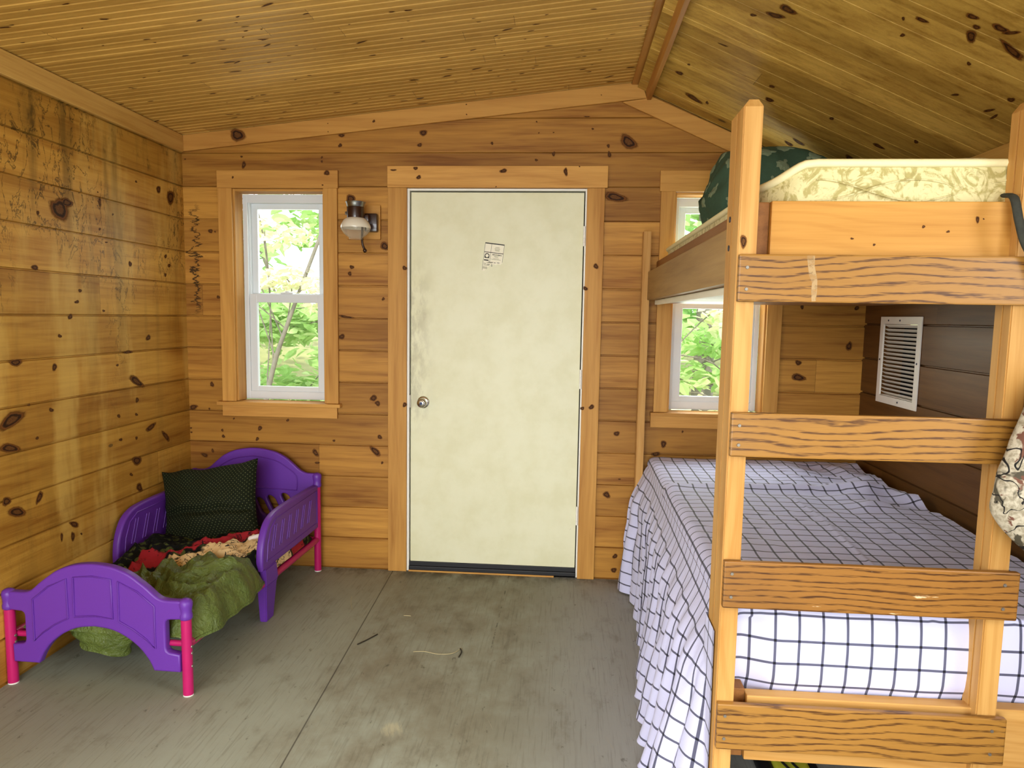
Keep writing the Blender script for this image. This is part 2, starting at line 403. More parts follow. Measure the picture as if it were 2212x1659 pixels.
def glass_mat():
    g = NG('window_glass')
    tr = g.n('ShaderNodeBsdfTransparent'); tr.inputs[0].default_value = (.96, .98, .97, 1)
    gl = g.n('ShaderNodeBsdfGlossy'); gl.inputs['Roughness'].default_value = .02
    mx = g.n('ShaderNodeMixShader'); mx.inputs[0].default_value = .05
    g.t.links.new(tr.outputs[0], mx.inputs[1]); g.t.links.new(gl.outputs[0], mx.inputs[2]); g.t.links.new(mx.outputs[0], g.out.inputs[0])
    return g.m
M['glass'] = glass_mat()
def tape_mat():
    g = NG('peeling_clear_tape'); tr = g.n('ShaderNodeBsdfTransparent'); b = g.n('ShaderNodeBsdfPrincipled'); mx = g.n('ShaderNodeMixShader')
    b.inputs['Base Color'].default_value = lin('#c9ab7c'); b.inputs['Roughness'].default_value = .3
    g.put(mx.inputs[0], g.ss(g.noise(g.coord(), 70, 3), .35, .6, .2, .6))
    g.t.links.new(tr.outputs[0], mx.inputs[1]); g.t.links.new(b.outputs[0], mx.inputs[2]); g.t.links.new(mx.outputs[0], g.out.inputs[0])
    return g.m
M['tape'] = tape_mat()
def globe_mat(name, milk):
    g = NG(name)
    tr = g.n('ShaderNodeBsdfTransparent'); tr.inputs[0].default_value = (.93, .93, .9, 1)
    b = g.n('ShaderNodeBsdfPrincipled'); b.inputs['Base Color'].default_value = lin('#e6dfcc'); b.inputs['Roughness'].default_value = .15
    mx = g.n('ShaderNodeMixShader')
    lw = g.n('ShaderNodeLayerWeight'); lw.inputs['Blend'].default_value = .35
    g.put(mx.inputs[0], milk if milk > .5 else g.math('ADD', .1, g.math('MULTIPLY', lw.outputs['Facing'], .55)))
    g.t.links.new(tr.outputs[0], mx.inputs[1]); g.t.links.new(b.outputs[0], mx.inputs[2]); g.t.links.new(mx.outputs[0], g.out.inputs[0])
    return g.m
M['globe_milk'] = globe_mat('milky_glass', .95); M['globe_clear'] = globe_mat('clear_glass', .1)

def leaf_mat(name, a, b):
    g = NG(name); at = g.n('ShaderNodeVertexColor'); at.layer_name = 'k'
    col = g.mix(g.sep(at.outputs[0])[0], lin(a), lin(b))
    d = g.n('ShaderNodeBsdfDiffuse'); t = g.n('ShaderNodeBsdfTranslucent'); g.put(d.inputs[0], col); g.put(t.inputs[0], col)
    mx = g.n('ShaderNodeMixShader'); mx.inputs[0].default_value = .5
    g.t.links.new(d.outputs[0], mx.inputs[1]); g.t.links.new(t.outputs[0], mx.inputs[2]); g.t.links.new(mx.outputs[0], g.out.inputs[0])
    return g.m
M['leaf'] = leaf_mat('green_leaves', '#a9d080', '#dbe9b4')  # greens paled in the colour for the outdoor haze
M['leaf_glare'] = leaf_mat('glare_paled_leaves', '#d6dcb0', '#f4e2cc')  # whitish peach leaf colour stands in for overexposed daylight
M['leaf_deep'] = leaf_mat('deep_green_leaves', '#86b866', '#b9d88e')

def sheet_mat():
    g = NG('windowpane_check_cotton'); U = g.sep(g.coord('UV')); u, v = U[0], U[1]; S = .0615
    def band(q):
        fr = g.math('ABSOLUTE', g.math('SUBTRACT', g.math('FRACT', g.math('DIVIDE', q, S)), .5))
        return g.ss(fr, .062, .05)
    a, b = band(u), band(v)
    tw = g.math('FRACT', g.math('MULTIPLY', g.math('ADD', u, g.math('MULTIPLY', v, 1.)), 420.))
    hb = g.ss(tw, .3, .6, .72, .98)
    one = g.math('MAXIMUM', a, b); two = g.math('MINIMUM', a, b)
    col = g.mix(g.math('MULTIPLY', one, hb), lin('#cfd1f2'), lin('#22223a'))
    col = g.mix(two, col, lin('#14141f'))
    n = g.noise(g.comb(g.math('MULTIPLY', u, 22.), g.math('MULTIPLY', v, 22.), 0.), 1, 4, .55)
    g.bsdf(col, .75, n, .35, .006, .25, sheen=.1)
    return g.m
M['sheet'] = sheet_mat()
def dots_mat():
    g = NG('dark_green_dotted_cloth'); U = g.sep(g.coord('UV')); S = .021
    def dot(o):
        fu = g.math('SUBTRACT', g.math('FRACT', g.math('ADD', g.math('DIVIDE', U[0], S), o)), .5)
        fv = g.math('SUBTRACT', g.math('FRACT', g.math('ADD', g.math('DIVIDE', U[1], S), o)), .5)
        return g.ss(g.math('SQRT', g.math('ADD', g.math('MULTIPLY', fu, fu), g.math('MULTIPLY', fv, fv))), .13, .08)
    d = g.math('MAXIMUM', dot(0.), dot(.5))
    n = g.noise(g.coord(), 90, 3)
    col = g.mix(n, lin('#0f1408'), lin('#1a210c'))
    col = g.mix(d, col, lin('#5d6040'))
    g.bsdf(col, .8, g.noise(g.coord(), 30, 4), .2, .004, .2, sheen=.0)
    return g.m
M['dots'] = dots_mat()
def nylon_mat():
    g = NG('olive_nylon'); n = g.noise(g.coord(), 9, 4, .6); n2 = g.noise(g.coord(), 38, 4, .6, 1.2)
    col = g.mix(n, lin('#3d491b'), lin('#74843b'))
    g.bsdf(col, .42, g.math('ADD', n2, g.math('MULTIPLY', g.noise(g.coord(), 17, 4, .6, 1.6), 1.3)), .75, .014, .5)
    return g.m
M['nylon'] = nylon_mat()
def lining_mat():
    g = NG('printed_flannel_lining'); P = g.sep(g.coord()); co = g.coord()
    w = g.math('MULTIPLY', g.math('SUBTRACT', g.noise(co, 7, 3), .5), .16)
    d = g.math('ADD', g.math('SUBTRACT', g.math('ADD', P[0], .335), g.math('MULTIPLY', g.math('ADD', P[1], .70), .98)), w)
    xw = g.math('ADD', P[0], g.math('MULTIPLY', w, 1.2))
    red = g.math('MULTIPLY', g.math('MULTIPLY', g.ss(d, -.14, -.13), g.ss(d, .02, .01)), g.ss(xw, -.55, -.53))
    crm = g.math('MULTIPLY', g.math('MULTIPLY', g.ss(d, .03, .04), g.ss(d, .3, .29)), g.ss(xw, -.38, -.36))
    leafn = g.vor(co, 26, out='Distance'); lf = g.ss(leafn, .5, .4)
    dark = g.mix(g.math('MULTIPLY', lf, g.ss(g.noise(co, 14, 2), .42, .55)), lin('#0f110a'), lin('#4a5226'))
    br = g.math('ABSOLUTE', g.math('SUBTRACT', g.noise(co, 13, 4, .6, 1.5), .5))
    tw = g.math('MULTIPLY', g.ss(br, .022, .012), g.ss(g.noise(co, 9, 2), .45, .52))
    blob = g.ss(g.noise(co, 24, 3, .5, .8), .62, .65)
    ink = g.math('MAXIMUM', tw, blob)
    col = g.mix(red, dark, lin('#a3262f'))
    col = g.mix(crm, col, lin('#e2c48f'))
    col = g.mix(g.math('MULTIPLY', ink, .95), col, lin('#14121a'))
    g.bsdf(col, .85, g.noise(co, 40, 4), .4, .006, .2)
    return g.m
M['lining'] = lining_mat()
def tick_mat():
    g = NG('marbled_mattress_ticking'); co = g.coord()
    n = g.noise(co, 17, 5, .62, 2.6); n2 = g.noise(co, 60, 4, .6, 1.)
    f = g.math('MULTIPLY', g.ss(n, .46, .6), .8)
    col = g.mix(f, lin('#d8cf9a'), lin('#a09350'))
    col = g.mix(g.math('MULTIPLY', g.ss(n2, .55, .7), .35), col, lin('#8a7f48'))
    g.bsdf(col, .6, g.math('ADD', n2, g.math('MULTIPLY', n, 1.2)), .35, .006, .4, sheen=.1)
    return g.m
M['tick'] = tick_mat()
M['piping'] = plain('cream_piping', '#e8dfae', .6, nscale=60, namt=.08, bstr=.1)
M['quilt'] = plain('dark_green_cotton', '#3a5440', .85, nscale=70, namt=.2, bstr=.15)
M['quilt_leaf'] = plain('sage_leaf_applique', '#78876a', .85, nscale=160, namt=.3, bstr=.3)
def camo_mat():
    g = NG('woodland_camouflage_cloth'); co = g.coord()
    n1 = g.noise(co, 9, 4, .6, .8); n2 = g.noise(co, 14, 4, .6, .5); n3 = g.noise(co, 70, 4, .65, .4)
    base = g.mix(g.ss(n3, .4, .65), lin('#b9b09b'), lin('#8f8670'))
    col = g.mix(g.ss(n1, .54, .57), base, lin('#4b4638'))
    col = g.mix(g.ss(n2, .6, .63), col, lin('#6a4637'))
    P = g.sep(co)
    br = g.math('ABSOLUTE', g.math('SUBTRACT', g.noise(g.comb(g.math('MULTIPLY', P[0], 14.), P[1], g.math('MULTIPLY', P[2], 7.)), 1, 3, .6, .7), .5))
    col = g.mix(g.ss(br, .012, .006), col, lin('#1b1917'))
    g.bsdf(col, .75, n3, .2, .003, .25)
    return g.m
M['camo'] = camo_mat()
M['camo_dark'] = plain('dark_camouflage_webbing', '#2a2a20', .8, nscale=60, namt=.9)
M['yellow'] = plain('yellow_nylon', '#c9c93a', .55, nscale=60, namt=.15)
M['straw'] = plain('dry_straw', '#b5a880', .8)
M['twig'] = plain('dark_twig', '#2e2618', .9)
# knots of the boards: centre and two half axes
KB=[(-1.2331,2.2322,0.0039,-0,-0.0001,-0.0036),(-0.9192,2.2451,0.0051,-0,-0.0001,-0.0048),(-0.9074,2.202,0.0102,-0,-0.0003,-0.0144),(-0.4793,2.2406,0.005,-0,-0.0001,-0.0048),(-0.4795,2.2198,0.005,-0,-0.0001,-0.0048),(-0.3712,2.3527,0.0124,-0,-0.0001,-0.0082),(-0.3796,2.3026,0.0087,-0,-0.0001,-0.0083),(0.0654,2.3648,0.0146,-0,0.0001,-0.014),(0.0461,2.3035,0.0098,-0,0,-0.0094),(-1.0989,1.8523,0.0084,0.0001,-0.0002,-0.008),(-1.0764,1.8494,0.0052,0,-0.0001,-0.0031),(-0.3236,2.026,0.0211,-0.0073,-0.0061,-0.0158),(-0.1404,1.7803,0.0187,0.0002,-0,-0.0182),(0.427,2.3114,0.006,-0,0.0001,-0.0058),(0.657,2.4187,0.0036,-0,0.0001,-0.0034),(0.6694,2.3628,0.003,-0,0.0001,-0.0029),(0.7454,2.3648,0.003,-0,0.0001,-0.0029),(0.9456,2.3819,0.0047,-0,0.0001,-0.0046),(1.1293,2.3166,0.0345,-0.0277,-0.013,-0.0158),(1.0274,2.2968,0.007,-0,0.0002,-0.0069),(0.6591,2.2262,0.006,-0,0.0001,-0.0058),(0.7479,2.2569,0.0059,-0,0.0003,-0.0116),(1.0346,2.2537,0.0071,-0,0.0004,-0.0144),(1.0707,2.0395,0.046,-0.0038,-0.0011,-0.0197),(0.9145,2.4432,0.0117,-0.0001,0.0001,-0.0029),(-1.1155,1.0164,0.0092,0.0002,-0.0003,-0.012),(-1.2273,0.8862,0.023,0.0045,0.0016,-0.0103),(-1.1346,0.8796,0.0046,0.0001,-0.0001,-0.0045),(-1.2441,0.7687,0.0047,0.0001,-0.0001,-0.0046),(-1.2425,0.7445,0.0047,0.0001,-0.0001,-0.0046),(-1.0628,0.7609,0.0062,0.0002,-0.0002,-0.006),(-1.0575,0.727,0.0077,0.0002,-0.0002,-0.0076),(-0.8461,0.7783,0.0107,0.0003,-0.0002,-0.0105),(-0.8627,0.7176,0.0085,0.0002,-0.0002,-0.0083),(-0.2043,0.9641,0.0149,0.0004,-0,-0.0125),(-0.1821,0.9352,0.0126,0.0003,-0,-0.0088),(-0.1698,0.7482,0.0105,0.0003,-0,-0.0104),(-0.427,0.7206,0.006,0.0002,-0.0001,-0.006),(-0.194,0.6677,0.0184,-0.023,-0.0107,-0.0086),(-0.1566,0.6053,0.006,0.0002,-0,-0.006),(-0.5315,0.6499,0.0116,-0.0135,-0.0094,-0.008),(-0.523,0.5937,0.0106,0.0003,-0.0001,-0.006),(-1.1691,0.6174,0.0189,-0.0062,-0.0029,-0.0073),(-1.1217,0.6432,0.0062,0.0002,-0.0002,-0.0091),(-0.6872,0.8277,0.0068,0.0002,-0.0001,-0.0067),(-0.9948,0.8284,0.0046,0.0001,-0.0001,-0.0045),(1.1173,0.8042,0.0118,0.0003,0.0004,-0.0121),(1.3663,0.7554,0.0141,0.0004,0.0005,-0.0144),(1.463,0.8243,0.0047,0.0001,0.0002,-0.0048),(1.3273,0.7,0.0176,0.0005,0.0004,-0.0109),(1.0742,0.4692,0.0167,0.0006,0.0004,-0.0135),(1.14,0.5573,0.0071,0.0002,0.0001,-0.0024),(1.126,0.0521,0.012,0.0005,0.0004,-0.0125),(1.1296,0.1305,0.0108,0.0005,0.0004,-0.0112),(-1.1027,1.853,0.0094,0.0001,-0.0002,-0.0089),(-0.3786,1.2941,0.013,0.0002,-0.0001,-0.0127),(-0.3206,1.6674,0.0092,0.0001,-0.0001,-0.0089),(-0.3318,1.6326,0.0092,0.0001,-0.0001,-0.0089),(-0.149,1.5003,0.0073,0.0001,-0,-0.0071),(-0.3546,1.4012,0.0311,-0.0038,-0.0009,-0.0063),(-0.2037,0.9607,0.013,0.0003,-0,-0.0129),(-0.1805,0.9337,0.0112,0.0003,-0,-0.0111),(-1.0668,1.4975,0.0076,0.0001,-0.0002,-0.0073),(2.0388,1.2023,0.0118,0.0002,0.0007,-0.0122),(2.0431,1.1261,0.0276,0.0006,0.0009,-0.0163),(2.2883,1.2931,0.0117,0.0002,0.0013,-0.0201),(2.3147,1.4884,0.0097,0.0001,0.0006,-0.0099),(2.0422,1.4894,0.0078,0.0001,0.0005,-0.008)]
KL=[(-0.247,2.0313,0.0199,0.0033,-0.0008,-0.0132),(-0.132,2.0102,0.0345,0.0054,-0.0016,-0.0258),(-0.4455,2.0352,0.0078,0.0014,-0.0003,-0.0044),(-0.7475,1.9364,0.0047,0.0008,-0.0002,-0.0029),(-1.1343,1.7934,0.0059,0.0008,-0.0006,-0.0082),(-1.0045,1.8259,0.0346,0.0153,0.0262,-0.0373),(-0.9578,1.8593,0.0292,0.0044,-0.0011,-0.0162),(-0.7363,1.8954,0.0085,0.0013,-0.0012,-0.0173),(-0.6426,1.8537,0.006,0.0008,-0.0002,-0.0036),(-0.7004,1.722,0.0078,0.0008,-0.0002,-0.0029),(-0.7444,1.7758,0.0076,0.0009,-0.0003,-0.0046),(-0.5202,1.638,0.0108,0.0008,-0.0007,-0.0112),(-1.1665,1.5788,0.0176,0.0012,-0.0006,-0.0082),(-0.8987,1.4981,0.0087,0.0003,-0.0005,-0.0067),(-0.9236,1.4501,0.012,0.0002,-0.0004,-0.0061),(-0.9703,1.3872,0.0117,0,-0.0007,-0.0099),(-1.0412,1.308,0.0096,-0.0002,-0.0005,-0.0065),(-0.3876,1.2832,0.0165,-0.0005,-0.0007,-0.0118),(-0.7403,1.4139,0.0077,0.0001,-0.0003,-0.0047),(-0.1999,1.6996,0.009,0.0007,-0.0006,-0.0095),(-0.2084,1.6034,0.0077,0.0004,-0.0006,-0.0095),(-0.1666,1.6548,0.0131,0.0009,-0.0004,-0.0068),(-1.2949,1.2134,0.0245,-0.0015,-0.0009,-0.0124),(-1.0819,1.1817,0.0126,-0.0008,-0.0008,-0.0118),(-0.5657,1.2193,0.0323,-0.0015,-0.0004,-0.0062),(-0.6532,1.1622,0.0082,-0.0005,-0.0003,-0.0049),(-0.5041,1.0738,0.0447,-0.0204,-0.0149,-0.0117),(-1.1137,1.0094,0.0108,-0.0014,-0.0005,-0.0075),(-1.2377,1.0445,0.0057,-0.0007,-0.0003,-0.0041),(-0.6587,0.9234,0.0113,-0.0015,-0.0004,-0.0068),(-0.5043,0.9824,0.0123,-0.0014,-0.0006,-0.0096),(-0.5145,0.9119,0.01,-0.0013,-0.0004,-0.0058),(-1.3311,0.9981,0.05,0.0254,0.0159,-0.0164),(-1.3488,0.8931,0.0457,-0.0143,-0.0039,-0.0121),(-1.202,0.9076,0.0073,-0.0012,-0.0004,-0.0052),(-0.2535,0.7614,0.0215,-0.027,-0.0149,-0.0018),(-0.3923,0.8309,0.0428,0.012,0.0091,-0.0082),(-0.5257,0.6849,0.0291,-0.0057,-0.0013,-0.0207),(-0.5771,0.6272,0.0108,-0.0023,-0.0004,-0.0064),(-0.5119,0.5473,0.0226,-0.0052,-0.0011,-0.0169),(-1.38,0.6961,0.0196,-0.0049,-0.001,-0.0129),(-1.2067,0.6686,0.0144,0.0217,0.0095,-0.0049),(-1.3302,0.6415,0.0394,-0.0052,0.0024,-0.0159),(-1.0068,0.5017,0.0281,-0.0114,-0.003,-0.0082),(-1.0883,0.4703,0.0072,-0.0022,-0.0009,-0.0132),(-1.0188,0.4516,0.0084,-0.0025,-0.0013,-0.0192),(-0.9628,0.4465,0.0061,-0.0018,-0.0003,-0.004),(-0.6506,0.8099,0.0103,-0.0017,-0.0004,-0.0062),(-0.5219,0.797,0.01,-0.0016,-0.0004,-0.0058)]
KR=[(1.5002,-1.3034,0.0209,-0.0095,0.0028,0.0159),(1.5202,-1.3737,0.0206,-0.0023,0.0025,0.0199),(1.9062,-1.7543,0.011,-0.0053,0.0046,0.0105),(1.9503,-1.6664,0.0086,-0.0095,0.0117,0.0217),(1.9373,-1.7173,0.005,-0.0054,0.0051,0.0093),(1.9793,-1.758,0.0156,-0.0043,0.0056,0.0133),(1.8254,-1.6388,0.0177,-0.0005,0.0019,0.0072),(1.7873,-1.6049,0.0028,-0.0029,0.0031,0.0069),(1.8234,-1.5207,0.0042,-0.0047,0.0033,0.0074),(1.6418,-0.7491,0.0094,-0.0014,0.001,0.0072),(1.6708,-0.6085,0.0157,-0.0025,0.0023,0.0159),(1.8995,-0.7062,0.0061,-0.0097,0.0036,0.0102),(2.116,-0.6471,0.0171,-0.0028,0.0044,0.0154),(2.1957,-1.3171,0.0036,-0.0183,0.0045,0.0062),(2.2266,-1.2929,-0.0009,-0.0179,0.0047,0.0049),(2.0855,-1.3202,0.0062,-0.0086,0.003,0.0058),(1.8729,-0.2078,0.0152,0.0055,0.0026,0.02),(1.8964,-0.2849,0.0214,0.0076,0.0027,0.0191),(2.1964,-1.4383,0.0049,-0.0069,0.007,0.0119),(2.1033,-0.3655,0.0185,0.0275,0,0.027),(2.0538,-1.6851,0.0416,0.0182,0.0033,0.0145),(2.0067,-1.7594,0.0098,-0.0148,0.0043,0.0066),(2.0175,-1.5288,0.003,-0.0036,0.0046,0.0086),(2.1785,-0.8469,0.0035,-0.0061,0.0068,0.0145),(1.3112,-0.4516,0.0133,0.0013,0,0.0178),(1.3301,-0.5908,0.0048,-0.006,0.0012,0.0075),(1.4139,-0.2279,0.0336,0.0089,0.0003,0.0252),(1.6417,-0.7495,0.0066,-0.0089,0.0028,0.0101),(1.4737,-0.2501,0.0046,-0.0068,0.0031,0.016),(1.4081,-0.9186,0.0141,-0.002,0.0004,0.0057),(1.4419,-1.2406,0.0067,-0.007,0.0021,0.0083)]
KT1=[(-0.9299,2.3527,0.0341,-0.0174,-0.0117,-0.0199),(-0.1927,2.4203,0.0061,-0,-0,-0.0058),(-0.4387,2.4098,0.0025,-0,-0,-0.0023),(-0.4378,2.3676,0.0025,-0,-0,-0.0023),(0.2932,2.5015,0.003,-0,0,-0.0029),(0.2949,2.4515,0.003,-0,0,-0.0029),(0.9839,2.5434,0.0023,-0,0.0001,-0.0023)]
KT2=[(-0.4461,2.1565,0.0106,0.0084,0.0067,-0.0077),(-0.9604,2.1333,0.0051,0,-0.0001,-0.0048),(-0.4698,2.094,0.0037,0,-0,-0.0036)]
KT3=[(0.0292,2.1803,0.0085,0,0,-0.0082),(0.0458,2.1345,0.0098,0,0,-0.0094),(-0.0889,2.1715,0.0123,0,-0,-0.0041),(0.4909,2.1676,0.0144,0,0.0001,-0.0093),(0.8125,2.1632,0.0095,0,0.0004,-0.015),(0.8826,2.1892,0.0029,0,0.0001,-0.0029),(0.4531,2.0871,0.003,0,0,-0.0029)]
KT4=[(-0.0283,1.6642,0.0099,0.0001,0,-0.0096),(-0.0272,0.9328,0.0101,0.0003,0,-0.01),(0.9809,1.6844,0.0108,0.0001,0.0003,-0.0108),(0.9297,1.5688,0.0095,0.0001,0.0003,-0.0095),(0.9786,0.9458,0.0111,0.0003,0.0003,-0.0112),(0.9303,0.9375,0.0083,0.0002,0.0002,-0.0084)]
# ------------------------------------------------------------------ room
XL, XR, YF = -1.25, 2.36, -6.0
ZE, SL, XRG = 2.355, .105, 1.19          # left slope: z = ZE + SL (x - XL)
def zl(x): return ZE + SL*(x-XL)
def zr(x): return 2.545 - .45*(x-1.24)
def roof(x): return min(zl(x), zr(x)) if x > 1.1 else zl(x)

def knots_into(bm, lst, fn, mi, off):
    cl = bm.loops.layers.color.get('k') or bm.loops.layers.color.new('k')
    for a, b, e1a, e1b, e2a, e2b in lst:
        n = 14; c = bm.verts.new(fn(a, b, -off-.0006)); ring = []; halo = []
        ph = random.random()*6
        for k in range(n):
            t = 2*PI*k/n; r = 1 + .16*math.sin(2*t+ph) + .1*math.sin(3*t+ph*2) + random.uniform(-.07, .07)
            for q, h, o_ in ((r*.93, ring, .0005), (r*1.5, halo, .0003)):
                ca, sa = math.cos(t)*q, math.sin(t)*q
                h.append(bm.verts.new(fn(a+e1a*ca+e2a*sa, b+e1b*ca+e2b*sa, -off-o_)))
        col = {c: (1, 1, 1, 1)}; col.update({v: (0, 1, 0, 1) for v in ring}); col.update({v: (0, 0, 0, 1) for v in halo})
        for k in range(n):
            k2 = (k+1) % n
            for f in (bm.faces.new((c, ring[k], ring[k2])), bm.faces.new((ring[k], halo[k], halo[k2], ring[k2]))):
                f.material_index = mi; f.smooth = True
                for lp in f.loops: lp[cl] = col[lp.vert]

def board_profile(z0, z1, off, top):
    """(z, depth) pairs of stacked v-groove boards"""
    pts = []; k = math.floor((z0-off)/PT)
    while off+k*PT < z1:
        a = off+k*PT; b = a+PT
        pts += [(a, .011), (a+.0024, .011), (a+.0055, 0.), (b-.0045, 0.), (b-.0024, .011)]
        k += 1
    pts.append((off+k*PT, .011))
    return [p for p in pts if z0-PT < p[0] < z1+PT]
def prof_at(pts, z):
    for (a, da), (b, db) in zip(pts, pts[1:]):
        if a <= z <= b: return da + (db-da)*((z-a)/(b-a) if b > a else 0)
    return 0.
def plank_wall(name, fn, l0, l1, z0, z1, off, openings, mats, lim=None, knots=(), thick=.115, label=None):
    """fn(l, z, depth into the wall) -> point"""
    bm = bmesh.new(); bm.loops.layers.color.new('k')
    pr = board_profile(z0, z1, off, z1)
    zs = sorted({round(p[0], 5) for p in pr if z0 < p[0] < z1} | {z0, z1} | {z for o in openings for z in o[2:] if z0 < z < z1} | ({lim[0]} if lim else set()) | {z1})
    def spans(za, zb):
        zm = (za+zb)/2; s = [(l0, l1)]
        for a, b, c, d in openings:
            if c < zm < d:
                s = [q for p, r in s for q in ((p, min(r, a)), (max(p, b), r)) if q[1]-q[0] > 1e-4]
        return s
    def clamp(l, z):
        if lim and z > lim[0]:
            lo, hi = lim[1](z); return max(lo, min(hi, l))
        return l
    for layer in (0, 1):
        for za, zb in zip(zs, zs[1:]):
            da = prof_at(pr, za+1e-6) if not layer else thick; db = prof_at(pr, zb-1e-6) if not layer else thick
            for a, b in spans(za, zb):
                q = [fn(clamp(a, za), za, da), fn(clamp(b, za), za, da), fn(clamp(b, zb), zb, db), fn(clamp(a, zb), zb, db)]
                if (Vector(q[0])-Vector(q[1])).length < 1e-4 and (Vector(q[2])-Vector(q[3])).length < 1e-4: continue
                try: bm.faces.new([bm.verts.new(p) for p in (q if not layer else q[::-1])])
                except ValueError: pass
    for a, b, c, d in openings:   # the cut edges of the opening
        for p in (((a, c), (a, d)), ((b, d), (b, c)), ((a, d), (b, d)), ((b, c), (a, c))):
            (p0, q0), (p1, q1) = p
            bm.faces.new([bm.verts.new(fn(*t)) for t in ((p0, q0, 0), (p1, q1, 0), (p1, q1, thick), (p0, q0, thick))])
    knots_into(bm, knots, fn, 1, 0)
    o = obj(name, bm, mats, smooth='keep'); 
    for p in o.data.polygons: p.use_smooth = False
    props(o, label, 'wall', kind='structure'); return o

W1 = (-.974, -.466, .925, 2.078); W2 = (1.374, 1.868, .925, 2.072); DR = (-.022, .928, 0., 2.082)
def gable(z):
    lo = XL if z < ZE else XL + (z-ZE)/SL
    hi = XR if z < zr(XR) else 1.24 + (2.545-z)/.45
    return max(XL-.014, lo-.05), min(XR+.014, max(lo, hi)+.1)
plank_wall('wall_back', lambda l, z, d: (l, d, z), XL-.014, XR+.014, 0, 2.61, .005, [W1, W2, DR], [M['wall_back'], M['knot']], (zr(XR), gable), KB, label='knotty pine board wall with the white door and two narrow windows')
plank_wall('wall_left', lambda l, z, d: (XL-d, l, z), YF-.014, .014, 0, 2.37, .005, [(-4.1, -2.7, .75, 2.05)], [M['wall_left'], M['knot']], None, KL, label='water-stained knotty pine board wall beside the purple toddler bed')
plank_wall('wall_right', lambda l, z, d: (XR+d, l, z), YF-.014, .014, 0, 2.09, .02, [(-.582, -.248, 1.068, 1.412), (-3.95, -2.5, .8, 1.98)], [M['wall_right'], M['knot']], None, (), label='shaded pine board wall behind the bunk bed with the white vent')  # second opening is added for the fill lamp outside it
plank_wall('wall_front', lambda l, z, d: (l, YF-d, z), XL, XR, 0, 2.61, .005, [(-1.1, 1.75, .0, 2.33)], [M['wall_front'], M['knot']], (zr(XR), gable), (), label='pine board wall with the wide open doorway that lets the daylight in')

bm = bm_box(bmesh.new(), XL-.15, XR+.15, YF-.15, .15, -.12, 0)
props(obj('floor', bm, M['floor']), 'grey painted plywood floor, worn brown in front of the door', 'floor', kind='structure')

rk = random.Random(21); KC = []
for i in range(330):
    y = -.023-.04625*rk.randint(0, 80)+rk.uniform(-.01, .01); x = rk.uniform(XL+.02, 1.12); s = rk.choice((.4, .5, .6, .8, 1., 1.3, 1.8)); th = rk.uniform(-.45, .3)
    KC.append((x, y, .011*s*math.cos(th), .011*s*math.sin(th), -.0035*s**.6*math.sin(th), .0035*s**.6))
def ceiling(name, x0, x1, zf, pitch, gw, gd, mats, knots, label):
    bm = bmesh.new(); bm.loops.layers.color.new('k')
    dx, dz = x1-x0, zf(x1)-zf(x0); L = math.hypot(dx, dz); nx, nzv = -dz/L, dx/L      # outward = up
    ys = []; y = .12
    while y > YF-.12:
        ys += [(y, gd), (y-gw*.35, gd), (y-gw, 0.), (y-pitch+gw*.3, 0.)]; y -= pitch
    ys.append((y, gd))
    for s in (0, 1):
        for (ya, da), (yb, db) in zip(ys, ys[1:]) if not s else [((.12, .1), (YF-.12, .1))]:
            f = [bm.verts.new((x+nx*d, yy, zf(x)+nzv*d)) for x, yy, d in ((x0, ya, da), (x1, ya, da), (x1, yb, db), (x0, yb, db))]
            bm.faces.new(f if not s else f[::-1])
    knots_into(bm, knots, lambda a, b, d: (a+nx*d, b, zf(a)+nzv*d), 1, .0008)
    o = obj(name, bm, mats, smooth='keep')
    for p in o.data.polygons: p.use_smooth = False
    props(o, label, 'ceiling', kind='structure')
ceiling('ceiling_left', XL-.13, 1.215, zl, .04625, .010, .006, [M['ceil_left'], M['knot']], KC, 'low-pitched ceiling slope of narrow beaded pine boards')
ceiling('ceiling_right', 1.165, XR+.13, zr, .14, .004, .003, [M['ceil_right'], M['knot']], KR, 'steep ceiling slope of wide smooth pine boards above the bunk bed')

def trim_prism(name, poly, plane, a, b, mat, label, knots=(), bev=.002, knfn=None):
    """poly in (x, z) between y=a and y=b, or (y, z) between x=a and x=b"""
    bm = bmesh.new(); cl = bm.loops.layers.color.new('k')
    mk = (lambda p, d: (p[0], d, p[1])) if plane == 'xz' else (lambda p, d: (d, p[0], p[1]))
    v0 = [bm.verts.new(mk(p, a)) for p in poly]; v1 = [bm.verts.new(mk(p, b)) for p in poly]
    bm.faces.new(v0); bm.faces.new(v1[::-1]); n = len(poly)
    for i in range(n): bm.faces.new((v0[i], v1[i], v1[(i+1) % n], v0[(i+1) % n]))
    bmesh.ops.recalc_face_normals(bm, faces=bm.faces)
    if bev: bmesh.ops.bevel(bm, geom=list(bm.edges), offset=bev, segments=1, affect='EDGES')
    if knots: knots_into(bm, knots, lambda p, q, d: (p, a+d, q), 1, .0003)
    o = obj(name, bm, [mat, M['knot']], smooth='keep')
    return props(o, label, 'trim board', kind='structure')
g = .0015
trim_prism('trim_1', [(XL+.005, zl(XL)-g), (1.135, zl(1.135)-g), (1.135, 2.597), (1.19, 2.601), (1.213, 2.527), (XL+.005, 2.268)], 'xz', -.02, -.0012, M['trim_x'], 'long pine trim board along the shallow slope above the door', KT1)
trim_prism('trim_2', [(1.095, 2.511), (1.2, 2.524), (1.24, 2.535), (XR-.01, zr(XR-.01)-g), (XR-.01, zr(XR-.01)-.098), (1.092, 2.508)], 'xz', -.0195, -.001, M['trim_x'], 'short pine trim board under the steep slope behind the bunk bed')
